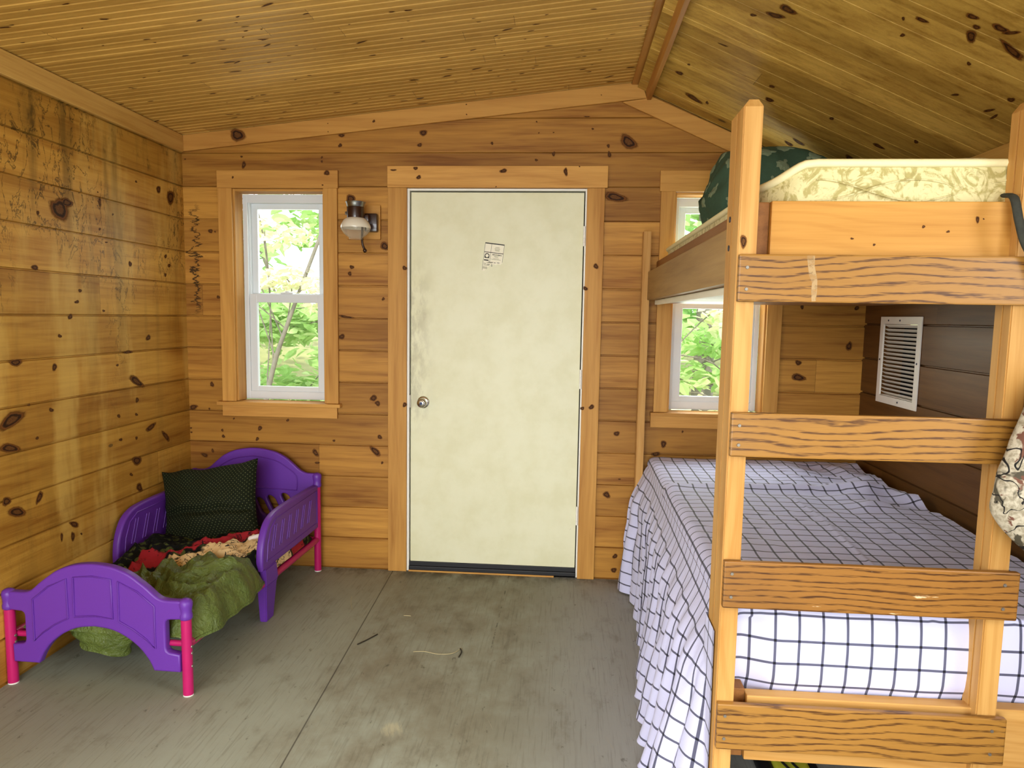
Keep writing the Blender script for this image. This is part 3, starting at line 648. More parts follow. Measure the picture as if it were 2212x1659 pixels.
trim_prism('trim_3', [(YF+.02, ZE-.002), (-.021, ZE-.002), (-.021, 2.264), (YF+.02, 2.264)], 'yz', XL+.001, XL+.02, M['trim_y'], 'pine trim board along the top of the stained left wall')
trim_prism('trim_4', [(YF+.02, zr(XR)+.002), (-.02, zr(XR)+.002), (-.02, zr(XR)-.09), (YF+.02, zr(XR)-.09)], 'yz', XR-.019, XR-.001, M['trim_y'], 'pine trim board at the top of the right wall behind the bunk')
# ridge boards
bm = bmesh.new(); bm_box(bm, 1.136, 1.193, YF+.02, -.0215, 2.592, 2.604, .002)
props(obj('trim_5', bm, M['ridge_y']), 'flat pine batten lying beside the ridge board', 'trim board', kind='structure')
bm = bmesh.new(); bm_box(bm, 1.2, 1.2205, YF+.02, -.0215, 2.517, 2.62, .002)
for v in bm.verts: v.co.x += (2.6-v.co.z)*.16
bm_box(bm, 1.15, 1.17, YF-.1, .1, 2.606, 2.64)  # hidden box added to block light leaking through the ridge slit
props(obj('trim_6', bm, M['ridge_y']), 'upright pine ridge board hanging at the peak of the ceiling', 'trim board', kind='structure')

# ------------------------------------------------------------------ windows
def window(name, X0, X1, ZT, label, lefttrim, righttrim, hdr, sill, apr, knots=()):
    r = thing(name, label, 'window', ((X0+X1)/2, 0, .925), kind='structure')
    ox, oy, oz = r.location
    def bx(nm, x0, x1, y0, y1, z0, z1, mat, par=r, bev=.002):
        return box(nm, x0-ox, x1-ox, y0, y1, z0-oz, z1-oz, mat, par, bev)
    bx('window_casing', lefttrim, X0+.003, -.02, -.0012, .928, ZT, M['trim_z'])
    bx('window_casing', X1-.003, righttrim, -.02, -.0012, .928, ZT, M['trim_z'])
    bm = bmesh.new(); bm.loops.layers.color.new('k')
    bm_box(bm, hdr[0]-ox, hdr[1]-ox, -.021, -.0012, ZT-oz, 2.171-oz, .002)
    if knots: knots_into(bm, knots, lambda p, q, d: (p-ox, -.021+d, q-oz), 1, .0003)
    obj('window_header', bm, [M['trim_x'], M['knot']], r, smooth='keep')
    bx('window_sill', sill[0], sill[1], -.042, .094, .908, .927, M['trim_x'])
    bx('window_apron', apr[0], apr[1], -.02, -.0012, .846, .9075, M['trim_x'])
    bx('jamb', X0, X0+.012, -.0005, .1, .93, ZT-.001, M['trim_z']); bx('jamb', X1-.012, X1, -.0005, .1, .93, ZT-.001, M['trim_z'])
    bx('jamb', X0+.012, X1-.012, -.0005, .1, ZT-.014, ZT-.001, M['trim_x'])
    def ring(nm, x0, x1, z0, z1, w, y0, y1, par, wb=None, wt=None, bev=.003):
        bm = bmesh.new(); wb = wb or w; wt = wt or w
        bm_box(bm, x0-ox, x0+w-ox, y0, y1, z0-oz, z1-oz, bev); bm_box(bm, x1-w-ox, x1-ox, y0, y1, z0-oz, z1-oz, bev)
        bm_box(bm, x0+w-.002-ox, x1-w+.002-ox, y0+.0006, y1, z0-oz, z0+wb-oz, bev); bm_box(bm, x0+w-.002-ox, x1-w+.002-ox, y0+.0006, y1, z1-wt-oz, z1-oz, bev)
        return obj(nm, bm, M['vinyl'], par)
    a, b = X0+.0125, X1-.0125
    fr = ring('window_frame', a, b, .932, ZT-.0145, .026, .096, .168, r, .044, .046)
    for xx in (a+.026, b-.034): bx('track', xx, xx+.008, .11, .16, .97, ZT-.06, M['vinyl'], r, .001)
    up = ring('upper_sash', a+.03, b-.03, 1.496, ZT-.058, .037, .134, .156, r, .03, .032)
    bx('glass_pane', a+.064, b-.064, .143, .147, 1.524, ZT-.088, M['glass'], up, 0)
    lo = ring('lower_sash', a+.026, b-.026, .974, 1.521, .042, .103, .13, r, .03, .047)
    bx('glass_pane', a+.064, b-.064, .115, .119, 1.0, 1.477, M['glass'], lo, 0)
    bm = bmesh.new(); bm_box(bm, (a+b)/2-.035-ox, (a+b)/2+.035-ox, .096, .13, 1.52-oz, 1.531-oz, .003)
    bm_lathe(bm, [(.001, 1.531-oz), (.014, 1.531-oz), (.013, 1.538-oz), (.001, 1.539-oz)], ((a+b)/2-ox, .112, 0), 14)
    obj('sash_lock', bm, M['vinyl'], r)
    return r
window('window_1', W1[0], W1[1], 2.078, 'narrow white sash window in a pine casing left of the door', -1.0475, -.394, (-1.051, -.3885), (-1.072, -.379), (-1.049, -.402), KT2)
window('window_2', W2[0], W2[1], 2.066, 'narrow white sash window half hidden behind the bunk bed', 1.303, 1.94, (1.296, 1.947), (1.287, 1.955), (1.29, 1.945))

# ------------------------------------------------------------------ door
d = thing('door_1', 'plain off-white hinged door with a torn paper label', 'door', (.455, 0, 0), kind='structure'); ox = .455
def dbx(nm, x0, x1, y0, y1, z0, z1, mat, par=d, bev=.002, kn=(), label=None):
    bm = bmesh.new(); bm.loops.layers.color.new('k')
    bm_box(bm, x0-ox, x1-ox, y0, y1, z0, z1, bev)
    if kn: knots_into(bm, kn, lambda p, q, dd: (p-ox, y0+dd, q), 1, .0003)
    return obj(nm, bm, [mat, M['knot']], par, smooth='keep', label=label)
dbx('door_casing', -.1195, -.018, -.02, -.0012, 0.001, 2.082, M['trim_z'], kn=[k for k in KT4 if k[0] < .4])
dbx('door_casing', .926, 1.017, -.02, -.0012, 0.001, 2.082, M['trim_z'], kn=[k for k in KT4 if k[0] > .4])
dbx('door_header', -.122, 1.03, -.0215, -.0012, 2.083, 2.193, M['trim_x'], kn=KT3)
for a, b in ((-.0215, -.006), (.918, .9275)): dbx('door_jamb', a, b, -.001, .11, .001, 2.081, M['white_paint'])
dbx('door_jamb', -.006, .918, -.001, .11, 2.07, 2.081, M['white_paint'])
sl_ = dbx('door_slab', .001, .9125, .004, .046, .055, 2.062, M['door'])
for q in ((-.006, .012, .05, 2.07), (.9, .918, .05, 2.07), (.012, .9, 2.05, 2.07)): dbx('gap_light_blocker', q[0], q[1], .047, .075, q[2], q[3], M['black_rubber'], bev=0)  # dark strips added behind the slab to block light at its edges
def lx(x): return x-ox
k = bmesh.new()
bm_lathe(k, [(.001, -.012), (.026, -.012), (.032, -.008), (.033, .003)], (lx(.071), .001, .947), 28, 'y')
bm_lathe(k, [(.011, -.03), (.0105, -.01)], (lx(.071), .001, .947), 20, 'y', cap=False)
bm_lathe(k, [(.001, -.066), (.013, -.066), (.016, -.064), (.0165, -.061), (.021, -.06), (.0255, -.052), (.026, -.042), (.021, -.033), (.012, -.028)], (lx(.071), .001, .947), 28, 'y')
auto_smooth(obj('door_knob', k, M['chrome'], d), 50)
k = bmesh.new(); bm_lathe(k, [(.001, -.0672), (.008, -.0672), (.008, -.064)], (lx(.071), .001, .947), 16, 'y'); bm_box(k, lx(.0705), lx(.0715), -.0678, -.066, .943, .951)
obj('keyhole', k, M['bolt'], d)
dbx('strike_plate', -.0072, .001, -.0015, .006, .915, .985, M['steel'], bev=.0008)
for zc in (1.838, 1.09, .347):
    k = bmesh.new()
    for q in range(5): bm_lathe(k, [(.0065, q*.0205), (.0065, q*.0205+.0198)], (lx(.917), -.004, zc-.05), 12)
    bm_box(k, lx(.9115), lx(.9155), -.001, .004, zc-.05, zc+.05, .0005)
    auto_smooth(obj('hinge', k, M['white_paint'], d), 50)
k = bmesh.new()
bm_box(k, lx(-.006), lx(.918), .0, .06, .03, .054, .002); bm_box(k, lx(-.006), lx(.918), -.012, .06, .008, .031, .004)
obj('door_sweep', k, M['black_rubber'], d)
dbx('threshold_strip', -.006, .80, -.015, .06, .0005, .0095, M['trim_x'], bev=.001)
# torn inspection label: its own tilted sheet with rules, seal and lines of print
lb = bmesh.new(); a = math.radians(-6.5)
def lp(u, v, y): return (lx(.3985) + u*math.cos(a) - v*math.sin(-a)*1, y, 1.805 + u*math.sin(a) - v*math.cos(a))
def lquad(u0, u1, v0, v1, y, mi):
    q = [lp(u0, v0, y), lp(u1, v0, y), lp(u1, v1, y), lp(u0, v1, y)]
    f = lb.faces.new([lb.verts.new(p) for p in q]); f.material_index = mi
tear = [(0, .148), (.012, .15), (.02, .139), (.03, .127), (.038, .116), (.05, .113), (.06, .108), (.07, .112), (.082, .104), (.094, .108), (.103, .098)]
f = lb.faces.new([lb.verts.new(lp(u, v, .0036)) for u, v in [(0, 0)]+tear+[(.103, 0)]]); f.material_index = 0
Yk = .0032
lquad(0, .103, 0, .0055, Yk, 1); lquad(0, .0015, 0, .146, Yk, 1); lquad(.1015, .103, 0, .095, Yk, 1)
lquad(0, .103, .0475, .051, Yk, 1); lquad(.0345, .036, .005, .098, Yk, 1)
for v, u0, u1 in ((.0195, .056, .079), (.026, .053, .082), (.032, .055, .08), (.037, .057, .08)): lquad(u0, u1, v, v+.0022, Yk, 2)
ring = [(.0175+.0125*math.cos(PI*t/12), .0675-.0125*math.sin(PI*t/12)) for t in range(13)]
f = lb.faces.new([lb.verts.new(lp(u, v, Yk)) for u, v in ring+[(.005, .0805), (.030, .0805)]]); f.material_index = 1
f = lb.faces.new([lb.verts.new(lp(.0175+.0085*math.cos(2*PI*t/18), .068-.0085*math.sin(2*PI*t/18), Yk-.0003)) for t in range(18)]); f.material_index = 0
lquad(.004, .029, .0885, .0945, Yk, 1)
u = .046
while u < .094: w_ = random.uniform(.0022, .004); lquad(u, u+w_, .0555+random.uniform(0, .0015), .0625, Yk, 2 if random.random() < .5 else 1); u += w_+.0016
for v, u0, u1 in ((.0655, .054, .08), (.070, .058, .076), (.0775, .052, .082), (.0825, .042, .092)): lquad(u0, u1, v, v+.0018, Yk, 2)
for v, u0, u1 in ((.0985, .028, .054), (.099, .058, .068), (.0975, .075, .088), (.1025, .02, .05), (.108, .004, .018), (.111, .024, .038), (.112, .044, .052), (.116, .006, .034), (.118, .046, .052)): lquad(u0, u1, v, v+.0028, Yk, 1 if u0 > .02 else 2)
for i in range(5): lquad(.003, .026, .126+i*.0024, .1272+i*.0024, Yk, 2)
obj('paper_label', lb, [M['paper'], M['ink'], M['grey_ink']], d, smooth='keep', label='torn printed paper label on the door')

# ------------------------------------------------------------------ gas lamp
t = thing('gas_wall_lamp', 'brown gas wall lamp with a half-milky glass globe beside the door', 'lamp', (-.245, -.021, 1.9))
def L(x, y, z): return (x+.245, y+.021, z-1.9)
bm = bmesh.new(); p0, p1 = L(-.34, -.02, 1.812), L(-.16, -.0015, 1.992); bm_box(bm, p0[0], p1[0], p0[1], p1[1], p0[2], p1[2], .003)
obj('mounting_board', bm, M['trim_x'], t)
bm = bmesh.new(); p0, p1 = L(-.235, -.062, 1.848), L(-.168, -.021, 1.944); bm_box(bm, p0[0], p1[0], p0[1], p1[1], p0[2], p1[2], .009)
p0, p1 = L(-.262, -.11, 1.888), L(-.2, -.045, 1.93); bm_box(bm, p0[0], p1[0], p0[1], p1[1], p0[2], p1[2], .006)
auto_smooth(obj('wall_bracket', bm, M['lamp_brown'], t), 40)
cx, cy = -.262, -.128
bm = bmesh.new(); bm_lathe(bm, [(.038, -.005), (.044, 0.), (.045, .02), (.0445, .055), (.043, .062)], L(cx, cy, 1.906), 28)
auto_smooth(obj('burner_housing', bm, M['lamp_brown'], t), 40)
bm = bmesh.new(); bm_lathe(bm, [(.043, .0), (.046, .003), (.047, .014), (.052, .026), (.051, .027), (.044, .016), (.03, .008)], L(cx, cy, 1.964), 28, cap=False)
auto_smooth(obj('heat_collar', bm, M['lamp_metal'], t), 50)
gp = [(.036, .048), (.05, .044), (.064, .031), (.0745, .012), (.0775, .0), (.0765, -.006)]
gq = [(.0765, -.006), (.072, -.019), (.061, -.034), (.047, -.046), (.036, -.053), (.033, -.058), (.034, -.062)]
gl = bmesh.new(); bm_lathe(gl, gp, L(cx, cy, 1.864), 32, cap=False)
go = auto_smooth(obj('glass_globe', gl, M['globe_milk'], t, label='milky upper half of the glass globe'), 60)
gl = bmesh.new(); bm_lathe(gl, gq, L(cx, cy, 1.864), 32, cap=False)
auto_smooth(obj('clear_globe_base', gl, M['globe_clear'], go, label='clear lower half of the glass globe'), 60)
bm = bmesh.new(); bm_lathe(bm, [(.004, .045), (.012, .03), (.014, .012), (.011, -.004), (.003, -.01)], L(cx, cy, 1.864), 14)
auto_smooth(obj('mantle', bm, plain('white_mantle', '#e8e6df', .9), go), 60)
bm = bmesh.new(); bm_tube(bm, spline([L(-.235, -.085, 1.9), L(-.237, -.095, 1.84), L(-.236, -.1, 1.795), L(-.23, -.1, 1.768), L(-.222, -.1, 1.752)], 6, False), .0062, 10)
bmesh.ops.create_uvsphere(bm, u_segments=14, v_segments=8, radius=.011, matrix=Matrix.Translation(L(-.2215, -.1, 1.747)))
auto_smooth(obj('gas_valve_lever', bm, M['lamp_brown'], t), 60)
bm = bmesh.new(); bm_lathe(bm, [(.006, 0), (.006, .014), (.003, .016)], L(cx-.047, cy-.01, 1.925), 10)
auto_smooth(obj('side_screw', bm, M['steel'], t), 60)

# ------------------------------------------------------------------ vent grille
t = thing('vent_grille', 'white louvred vent grille on the dark right wall behind the bunk bed', 'vent', (XR, -.415, 1.24))
bm = bmesh.new()
y0, y1, z0, z1, w = -.208, .208, -.205, .205, .037
for (a, b, c, e) in ((y0, y0+w, z0, z1), (y1-w, y1, z0, z1), (y0+w-.002, y1-w+.002, z0, z0+w-.002), (y0+w-.002, y1-w+.002, z1-w+.002, z1)): bm_box(bm, -.007, -.0005, a, b, c, e, .002)
obj('vent_frame', bm, M['vent'], t)
bm = bmesh.new(); 
for (a, b, c, e) in ((y0+w, y0+w+.002, z0+w, z1-w), (y1-w-.002, y1-w, z0+w, z1-w), (y0+w, y1-w, z0+w, z0+w+.002), (y0+w, y1-w, z1-w-.002, z1-w)): bm_box(bm, -.004, .09, a, b, c, e)
bm_box(bm, .088, .092, y0+w, y1-w, z0+w, z1-w, 0, 1)
obj('vent_collar', bm, [M['vent'], M['dark_hole']], t, smooth='keep')
for i in range(18):
    zz = z0+w+.012+i*(z1-z0-2*w-.02)/17
    bm = bmesh.new(); bm_box(bm, -.011, .011, y0+w+.002, y1-w-.002, -.0009, .0009, .0005)
    bmesh.ops.rotate(bm, verts=bm.verts, matrix=Matrix.Rotation(math.radians(32), 3, 'Y'))
    bmesh.ops.translate(bm, verts=bm.verts, vec=(.008, 0, zz))
    obj('slat', bm, M['vent'], t)
for yy, zz in ((0, z1-.018), (.12, z1-.018), (y0+.018, 0), (y1-.018, .0), (-.03, z0+.018)):
    bm = bmesh.new(); bm_lathe(bm, [(.0001, -.0095), (.004, -.009), (.0048, -.007)], (0, yy, zz), 12, 'x'); obj('screw', bm, M['bolt'], t)
# ------------------------------------------------------------------ toddler bed (own frame: x across, y towards the head, origin at the back right leg)
BO, BR = (-.507, -.068, 0), math.radians(-1.3)
tb = thing('toddler_bed', 'low purple plastic toddler bed with pink tube legs in the corner', 'bed', BO, BR)
CX = -.345
def mir(l): return [(2*CX-x, z) for x, z in reversed(l)]
rt = [(-.345, .489), (-.30, .486), (-.254, .477), (-.205, .458), (-.169, .434), (-.134, .408), (-.107, .384), (-.086, .371), (-.06, .366), (-.02, .366)]
ro = spline(rt, 4, False)
rdn = [(.008, .366), (.008, .30), (-.014, .296), (-.056, .293), (-.065, .287), (-.068, .278), (-.068, .186), (-.065, .175), (-.056, .168), (-.014, .162), (-.0155, .094), (-.117, .094)]
ra = spline([(-.117, .094), (-.137, .135), (-.172, .179), (-.221, .216), (-.278, .241), (-.345, .25)], 5, False)[1:]
half = ro + rdn + ra
outl = half + mir(half)[1:-1]
fb = slab('footboard', outl, [], .036, .007, T(0, -1.365, 0) @ MXZ, M['purple'], tb)
# moulded lines on the footboard: raised rails round three panels
def ridge_line(par, pts, r, fn, mat, name, closed=False):
    bm = bmesh.new(); P = [fn(*p) for p in pts]
    if closed: P.append(P[0])
    bm_tube(bm, P, r, 6); return auto_smooth(obj(name, bm, mat, par), 60)
ff = lambda x, z: (x, -1.3845, z)
def ridge_set(par, loops, r, fn, mat, name):
    bm = bmesh.new()
    for l in loops: bm_tube(bm, [fn(*p) for p in l], r, 6)
    return auto_smooth(obj(name, bm, mat, par), 60)
cen = [(-.421, .285), (-.419, .436), (-.345, .444), (-.271, .436), (-.269, .285), (-.345, .293), (-.421, .285)]
rp = [(-.245, .278), (-.243, .43), (-.17, .395), (-.106, .343), (-.106, .182), (-.14, .215), (-.19, .25), (-.245, .278)]
ridge_set(fb, [cen, rp, [(2*CX-x, z) for x, z in rp]], .0032, ff, M['purple'], 'panel_moulding')

rt = [(-.345, .68), (-.299, .677), (-.23, .663), (-.17, .635), (-.125, .599), (-.088, .567), (-.054, .552), (-.02, .55)]
half = spline(rt, 5, False) + [(.0, .55), (.0, .48), (-.012, .475), (-.012, .24)]
slots = [stadium(x, z, .046, .098, -.5) for x, z in ((-.302, .356), (-.238, .37), (-.157, .385), (-.388, .356), (-.452, .37), (-.533, .385))]
hb = slab('headboard', half + mir(half)[0:-1], slots, .026, .007, T(0, 0, 0) @ MXZ, M['purple'], tb)
arc = spline([(-.104, .454), (-.103, .53), (-.15, .574), (-.231, .618), (-.345, .637)], 5, False); arc = arc + [(2*CX-x, z) for x, z in reversed(arc)][1:]
ridge_set(hb, [arc+[(-.586, .454), (-.345, .462), (-.104, .454)]], .003, lambda x, z: (x, -.0145, z), M['purple'], 'panel_moulding')

go_ = spline([(-.02, .488), (-.154, .493), (-.33, .494), (-.5, .492), (-.6, .482), (-.665, .452), (-.703, .405), (-.726, .35), (-.735, .29), (-.733, .25)], 5, False) + [(-.70, .245), (-.60, .25), (-.315, .249), (-.02, .251)]
for nm, xx, side in (('guard_rail', .0, 1), ('guard_rail', -.69, -1)):
    gr_ = slab(nm, go_, [], .034, .009, T(xx, 0, 0) @ MYZ, M['purple'], tb)
    face = xx + (.0175 if side > 0 else .0175)
    loops = [[(y+dz*.35, z) for y, z, dz in ((c-.014, .32, -.06), (c-.01, .43, .05), (c+.012, .43, .05), (c+.01, .32, -.06), (c-.014, .32, -.06))] for c in (-.60, -.51, -.42, -.33, -.24, -.15)]
    fr = [(-.04, .285), (-.69, .285), (-.675, .36), (-.64, .425), (-.58, .457), (-.04, .462), (-.04, .285)]
    ridge_set(gr_, loops+[fr], .0024, lambda y, z, f=face: (f, y, z), M['purple'], 'panel_moulding')
    # splayed middle leg under the front end of the rail
    bm = bmesh.new(); w0, w1 = .022, .017
    vs = [[bm.verts.new((xx+sx*w, y, z)) for sx, y in ((-1, ya), (1, ya), (1, yb), (-1, yb))] for z, ya, yb, w in ((.255, -.715, -.59, w0), (.175, -.718, -.582, w0+.004), (.17, -.712, -.59, w0), (.0, -.70, -.625, w1))]
    for a, b in zip(vs, vs[1:]):
        for k in range(4): bm.faces.new((a[k], a[(k+1) % 4], b[(k+1) % 4], b[k]))
    bm.faces.new(vs[0]); bm.faces.new(vs[-1])
    bmesh.ops.recalc_face_normals(bm, faces=bm.faces); bmesh.ops.bevel(bm, geom=list(bm.edges), offset=.004, segments=2, affect='EDGES')
    auto_smooth(obj('middle_leg', bm, M['purple'], tb), 35)
for x, y, top in ((.005, -1.365, .298), (-.695, -1.365, .298), (.005, 0, .478), (-.695, 0, .478)):
    bm = bmesh.new(); bm_lathe(bm, [(.019, .006), (.019, top)], (x, y, 0), 20)
    lg = auto_smooth(obj('leg', bm, M['pink'], tb), 50)
    bm = bmesh.new(); bm_lathe(bm, [(.017, 0), (.0188, .001), (.0188, .0062), (.012, .0065)], (x, y, 0), 20)
    auto_smooth(obj('foot_cap', bm, M['foot'], lg), 50)
    bm = bmesh.new(); bm_lathe(bm, [(.0195, top-.004), (.023, top), (.0235, top+.012), (.021, top+.02), (.0215, top+.036), (.024, top+.046), (.0245, top+.058), (.021, top+.068), (.010, top+.074), (.001, top+.0755)], (x, y, 0), 20)
    auto_smooth(obj('post_cap', bm, M['purple'], tb), 50)
    if y < -1:
        for zz in (.19, .165, .115):
            bm = bmesh.new(); bm_lathe(bm, [(.006, 0), (.0055, .003), (.002, .0042)], (x+.0185, y, zz), 10, 'x'); obj('bolt', bm, M['steel'], lg)
for x in (.003, -.693):
    bm = bmesh.new(); bm_tube(bm, [(x, -1.35, .192), (x, -.9, .186), (x, -.45, .182), (x, -.015, .180)], .0165, 14)
    auto_smooth(obj('side_tube', bm, M['pink'], tb), 60)
for y, xa, xb in ((-1.345, -.09, -.01), (-1.345, -.68, -.60), (-.03, -.68, -.01)):
    bm = bmesh.new(); bm_tube(bm, [(xa, y, .19), (xb, y, .19)], .0115, 12); auto_smooth(obj('cross_tube', bm, M['pink'], tb), 60)
bm = bmesh.new(); bm_box(bm, -.68, -.012, -1.32, -.045, .196, .2035, .003); obj('sling_deck', bm, M['black_cloth'], tb)

# sleeping bag lying on the toddler bed, its printed lining turned out
sb = thing('sleeping_bag', 'rumpled olive green sleeping bag with red and cream printed lining on the purple bed', 'sleeping bag', BO, BR)
def crease(x, y, s=1., sd=0.):
    a = .5*nz(x*5*s, y*5*s, 3.1+sd) + .3*nz(x*11*s+3*nz(x*4, y*4, 9), y*9*s, 7.7+sd)
    r = ridge(x*6*s+1.2*nz(x*3, y*3, sd), y*6*s+1.2*nz(x*3, y*3, 4+sd), 1.3+sd)
    r2 = ridge(x*13*s+.8*nz(x*7, y*7, sd), y*10*s, 5.3+sd)
    r3 = ridge(x*24*s+1.1*nz(x*9, y*9, sd), y*19*s+nz(x*8, y*6, 2.), 8.3+sd)
    return a*.024 + max(0, r-.35)*.056 + max(0, r2-.32)*.026 + max(0, r3-.25)*.013
def bag_top(x, y):
    h = .285 + .035*sst(y, -1.2, -.8)*sst(x, -.55, -.1) + crease(x, y)
    return h
def bag_fn(u, v):
    # u across 0..1, v along 0..1 : rounded loose edges; the left front corner slides off the bed
    y = -1.335 + (.40+.215*sst(u, .1, 1.))*v
    x0 = -.672 + .012*nz(u*2, v*6); x1 = .022 + .03*sst(v, .0, .2)*sst(v, 1., .7) + .02*nz(v*7, 2.)
    e = min(u, 1-u)*2; f = min(v*1.0, (1-v)*1.6)
    ed = min(1, (e/.16))**.5 if e < .16 else 1; fd = (min(1, f/.16))**.5
    x = x0 + (x1-x0)*u
    h = .205 + (bag_top(x, y)-.205)*ed*fd
    if u > .9: h -= .012*(u-.9)/.1
    return (x, y + .012*nz(x*5, 4.), h)
bm = bmesh.new()
grid(bm, bag_fn, rng(0, 1, 90), rng(0, 1, 90))
# the underside
grid(bm, lambda u, v: (bag_fn(u, v)[0], bag_fn(u, v)[1], .2045), rng(0, 1, 30), rng(0, 1, 30))
auto_smooth(obj('shell', bm, M['nylon'], sb, label='olive green quilted shell'), 80)
def lin_fn(u, v):
    y = -1.0 + .92*v + .03*nz(u*4, 1.7); x = -.668 + .672*u + .01*nz(v*5, 3.)
    e = min(u, 1-u)*2; ed = min(1, e/.12)**.5 if e < .12 else 1
    h = .300 + .02*sst(x, -.5, -.1) + crease(x, y, 1.1, 5.)*.75 - .1*sst(y, -.74, -1.02) - .045*sst(y, -.5, -.25) - .06*sst(y, -.72-.2*(x+.3), -.9-.2*(x+.3))*sst(x, -.5, -.2)
    f = min(1, max(0, (1-v)/.08))**.5
    return (x, y, .206 + (h-.206)*ed*f)
bm = bmesh.new(); grid(bm, lin_fn, rng(0, 1, 100), rng(0, 1, 110))
auto_smooth(obj('lining', bm, M['lining'], sb, label='printed lining in red, cream and dark green'), 80)
# corner of the bag that hangs under the foot end
bm = bmesh.new()
def hang(u, v):
    a = 2*PI*u; x = -.43 + (.15+.02*nz(v*3, 2.2))*math.cos(a)*(1-.35*v) ; y = -1.2 + (.075+.012*nz(u*3, v*4))*math.sin(a)*(1-.25*v)
    z = .205 - .125*v - .02*v*math.cos(a) + .012*nz(x*18, y*18, v*3)
    return (x+.012*nz(x*14, z*30), y+.012*nz(z*30, x*14), z)
V_ = grid(bm, hang, rng(0, 1, 48), rng(0, 1, 14))
bm.faces.new([r[-1] for r in V_[:-1]])
bmesh.ops.remove_doubles(bm, verts=bm.verts, dist=.0004)
auto_smooth(obj('hanging_corner', bm, M['nylon'], sb, label='olive green corner drooping below the bed'), 80)
bm = bmesh.new(); bm_tube(bm, spline([(-.12, -.585, .352), (-.075, -.56, .362), (-.03, -.52, .358), (-.018, -.47, .34)], 5, False), [.004]+[.011]*14+[.006], 10)
auto_smooth(obj('drawstring_end', bm, M['foot'], sb, label='off-white corded end of the lining'), 60)

# pillow leaning on the headboard
def cushion(name, corners, thick, mat, parent, n=36, pinch=.05, uvs=(.6, .45), seed=0., power=.55, sag=.0):
    bm = bmesh.new(); uvl = bm.loops.layers.uv.new('UVMap'); A, B, C, D = [Vector(c) for c in corners]   # tl tr br bl
    nrm = ((B-A).cross(D-A)).normalized()
    def base(u, v):
        pu = 1-pinch*(1-abs(2*v-1)**1.6)*1.0; pv = 1-pinch*(1-abs(2*u-1)**1.6)
        uu = .5+(u-.5)*pu; vv = .5+(v-.5)*pv
        return A*(1-uu)*(1-vv) + B*uu*(1-vv) + C*uu*vv + D*(1-uu)*vv
    def h(u, v):
        q = max(0, (1-(2*u-1)**2)*(1-(2*v-1)**2))
        return thick*q**power*(1+sag*(v-.5)) + (-.026*math.exp(-((v-.60-.06*(u-.5)-.02*nz(u*4, 1., seed))/.045)**2)*(1 if seed == 2. else 0) + .011*nz(u*5, v*5, seed)+.012*max(0, ridge(u*3+nz(u*2, v*3, seed), v*4, seed)-.45))*min(1, q*6)
    for s in (1, -1):
        grid(bm, lambda u, v: base(u, v) + nrm*s*h(u, v) + Vector((.006*nz(v*5, u*2, seed), .008*nz(u*4, v*4, seed+3), .010*nz(u*5.5, v*2, seed+7))), rng(0, 1, n), rng(0, 1, n), uvl, lambda u, v: (u*uvs[0], v*uvs[1]))
    bmesh.ops.remove_doubles(bm, verts=bm.verts, dist=.0003)
    bm.normal_update()
    return auto_smooth(obj(name, bm, mat, parent), 120)
pl = thing('pillow', 'dark green pillow with tiny pale dots leaning on the purple headboard', 'pillow', BO, BR)
cushion('pillow_case', [(-.728, -.27, .586), (-.222, -.235, .668), (-.142, -.40, .285), (-.628, -.44, .225)], .088, M['dots'], pl, 44, .075, (.56, .42), 2.)

# ------------------------------------------------------------------ bunk bed
bb = thing('bunk_bed', 'tall pine bunk bed with dark oak ladder boards along the right wall', 'bunk bed', (1.24, -2.08, 0))
bx0, by0 = 1.24, -2.08
def wb(nm, x0, x1, y0, y1, z0, z1, mat, par=bb, bev=.003, label=None): return box(nm, x0-bx0, x1-bx0, y0-by0, y1-by0, z0, z1, mat, par, bev, label)
def post(nm, x0, x1, y0, y1, z1, cut, mat, kn=()):
    """two laminated strips with a groove between them and a clipped top"""
    bm = bmesh.new(); ym = (y0+y1)/2
    for a, b in ((y0, ym-.0008), (ym+.0008, y1)):
        v = []
        for z, i in ((0, 0), (z1-cut, 0), (z1, cut*.75)):
            fy = i if a == y0 else 0
            v.append([bm.verts.new((x-bx0, y-by0, z)) for x, y in ((x0+i, a+fy), (x1-i*.6, a+fy), (x1-i*.6, b), (x0+i, b))])
        for p, q in zip(v, v[1:]):
            for k in range(4): bm.faces.new((p[k], p[(k+1) % 4], q[(k+1) % 4], q[k]))
        bm.faces.new(v[0]); bm.faces.new(v[-1])
    bmesh.ops.recalc_face_normals(bm, faces=bm.faces)
    bmesh.ops.bevel(bm, geom=[e for e in bm.edges if abs(e.verts[0].co.z-e.verts[1].co.z) > .3], offset=.003, segments=2, affect='EDGES')
    knots_into(bm, kn, lambda p, q, dd: (p-bx0, y0+dd-by0, q), 1, .0003)
    return obj(nm, bm, [mat, M['knot']], bb, smooth='keep')
post('post', 1.2405, 1.287, -2.08, -1.945, 1.945, .02, M['rail_z'], [(1.2545, 1.6074, .0055, 0, .0008, -.0155), (1.276, 1.4763, .0022, 0, .0002, -.0034)])
post('post', 1.8875, 1.937, -2.08, -2.01, 1.945, .025, M['rail_z'])
post('post', 2.29, 2.336, -2.08, -1.945, 1.60, .01, M['rail_z'])
post('post', 1.2155, 1.2535, -.09, -.024, 1.862, .006, M['rail_z'])
# dark bolt holes in the side of the front left post
for zz in (1.672, 1.60, .405, .335):
    bm = bmesh.new(); bm_lathe(bm, [(.001, -.0022), (.0075, -.0022), (.008, .001)], (.0008, .095, zz), 8, 'x'); obj('bolt', bm, M['bolt'], bb)
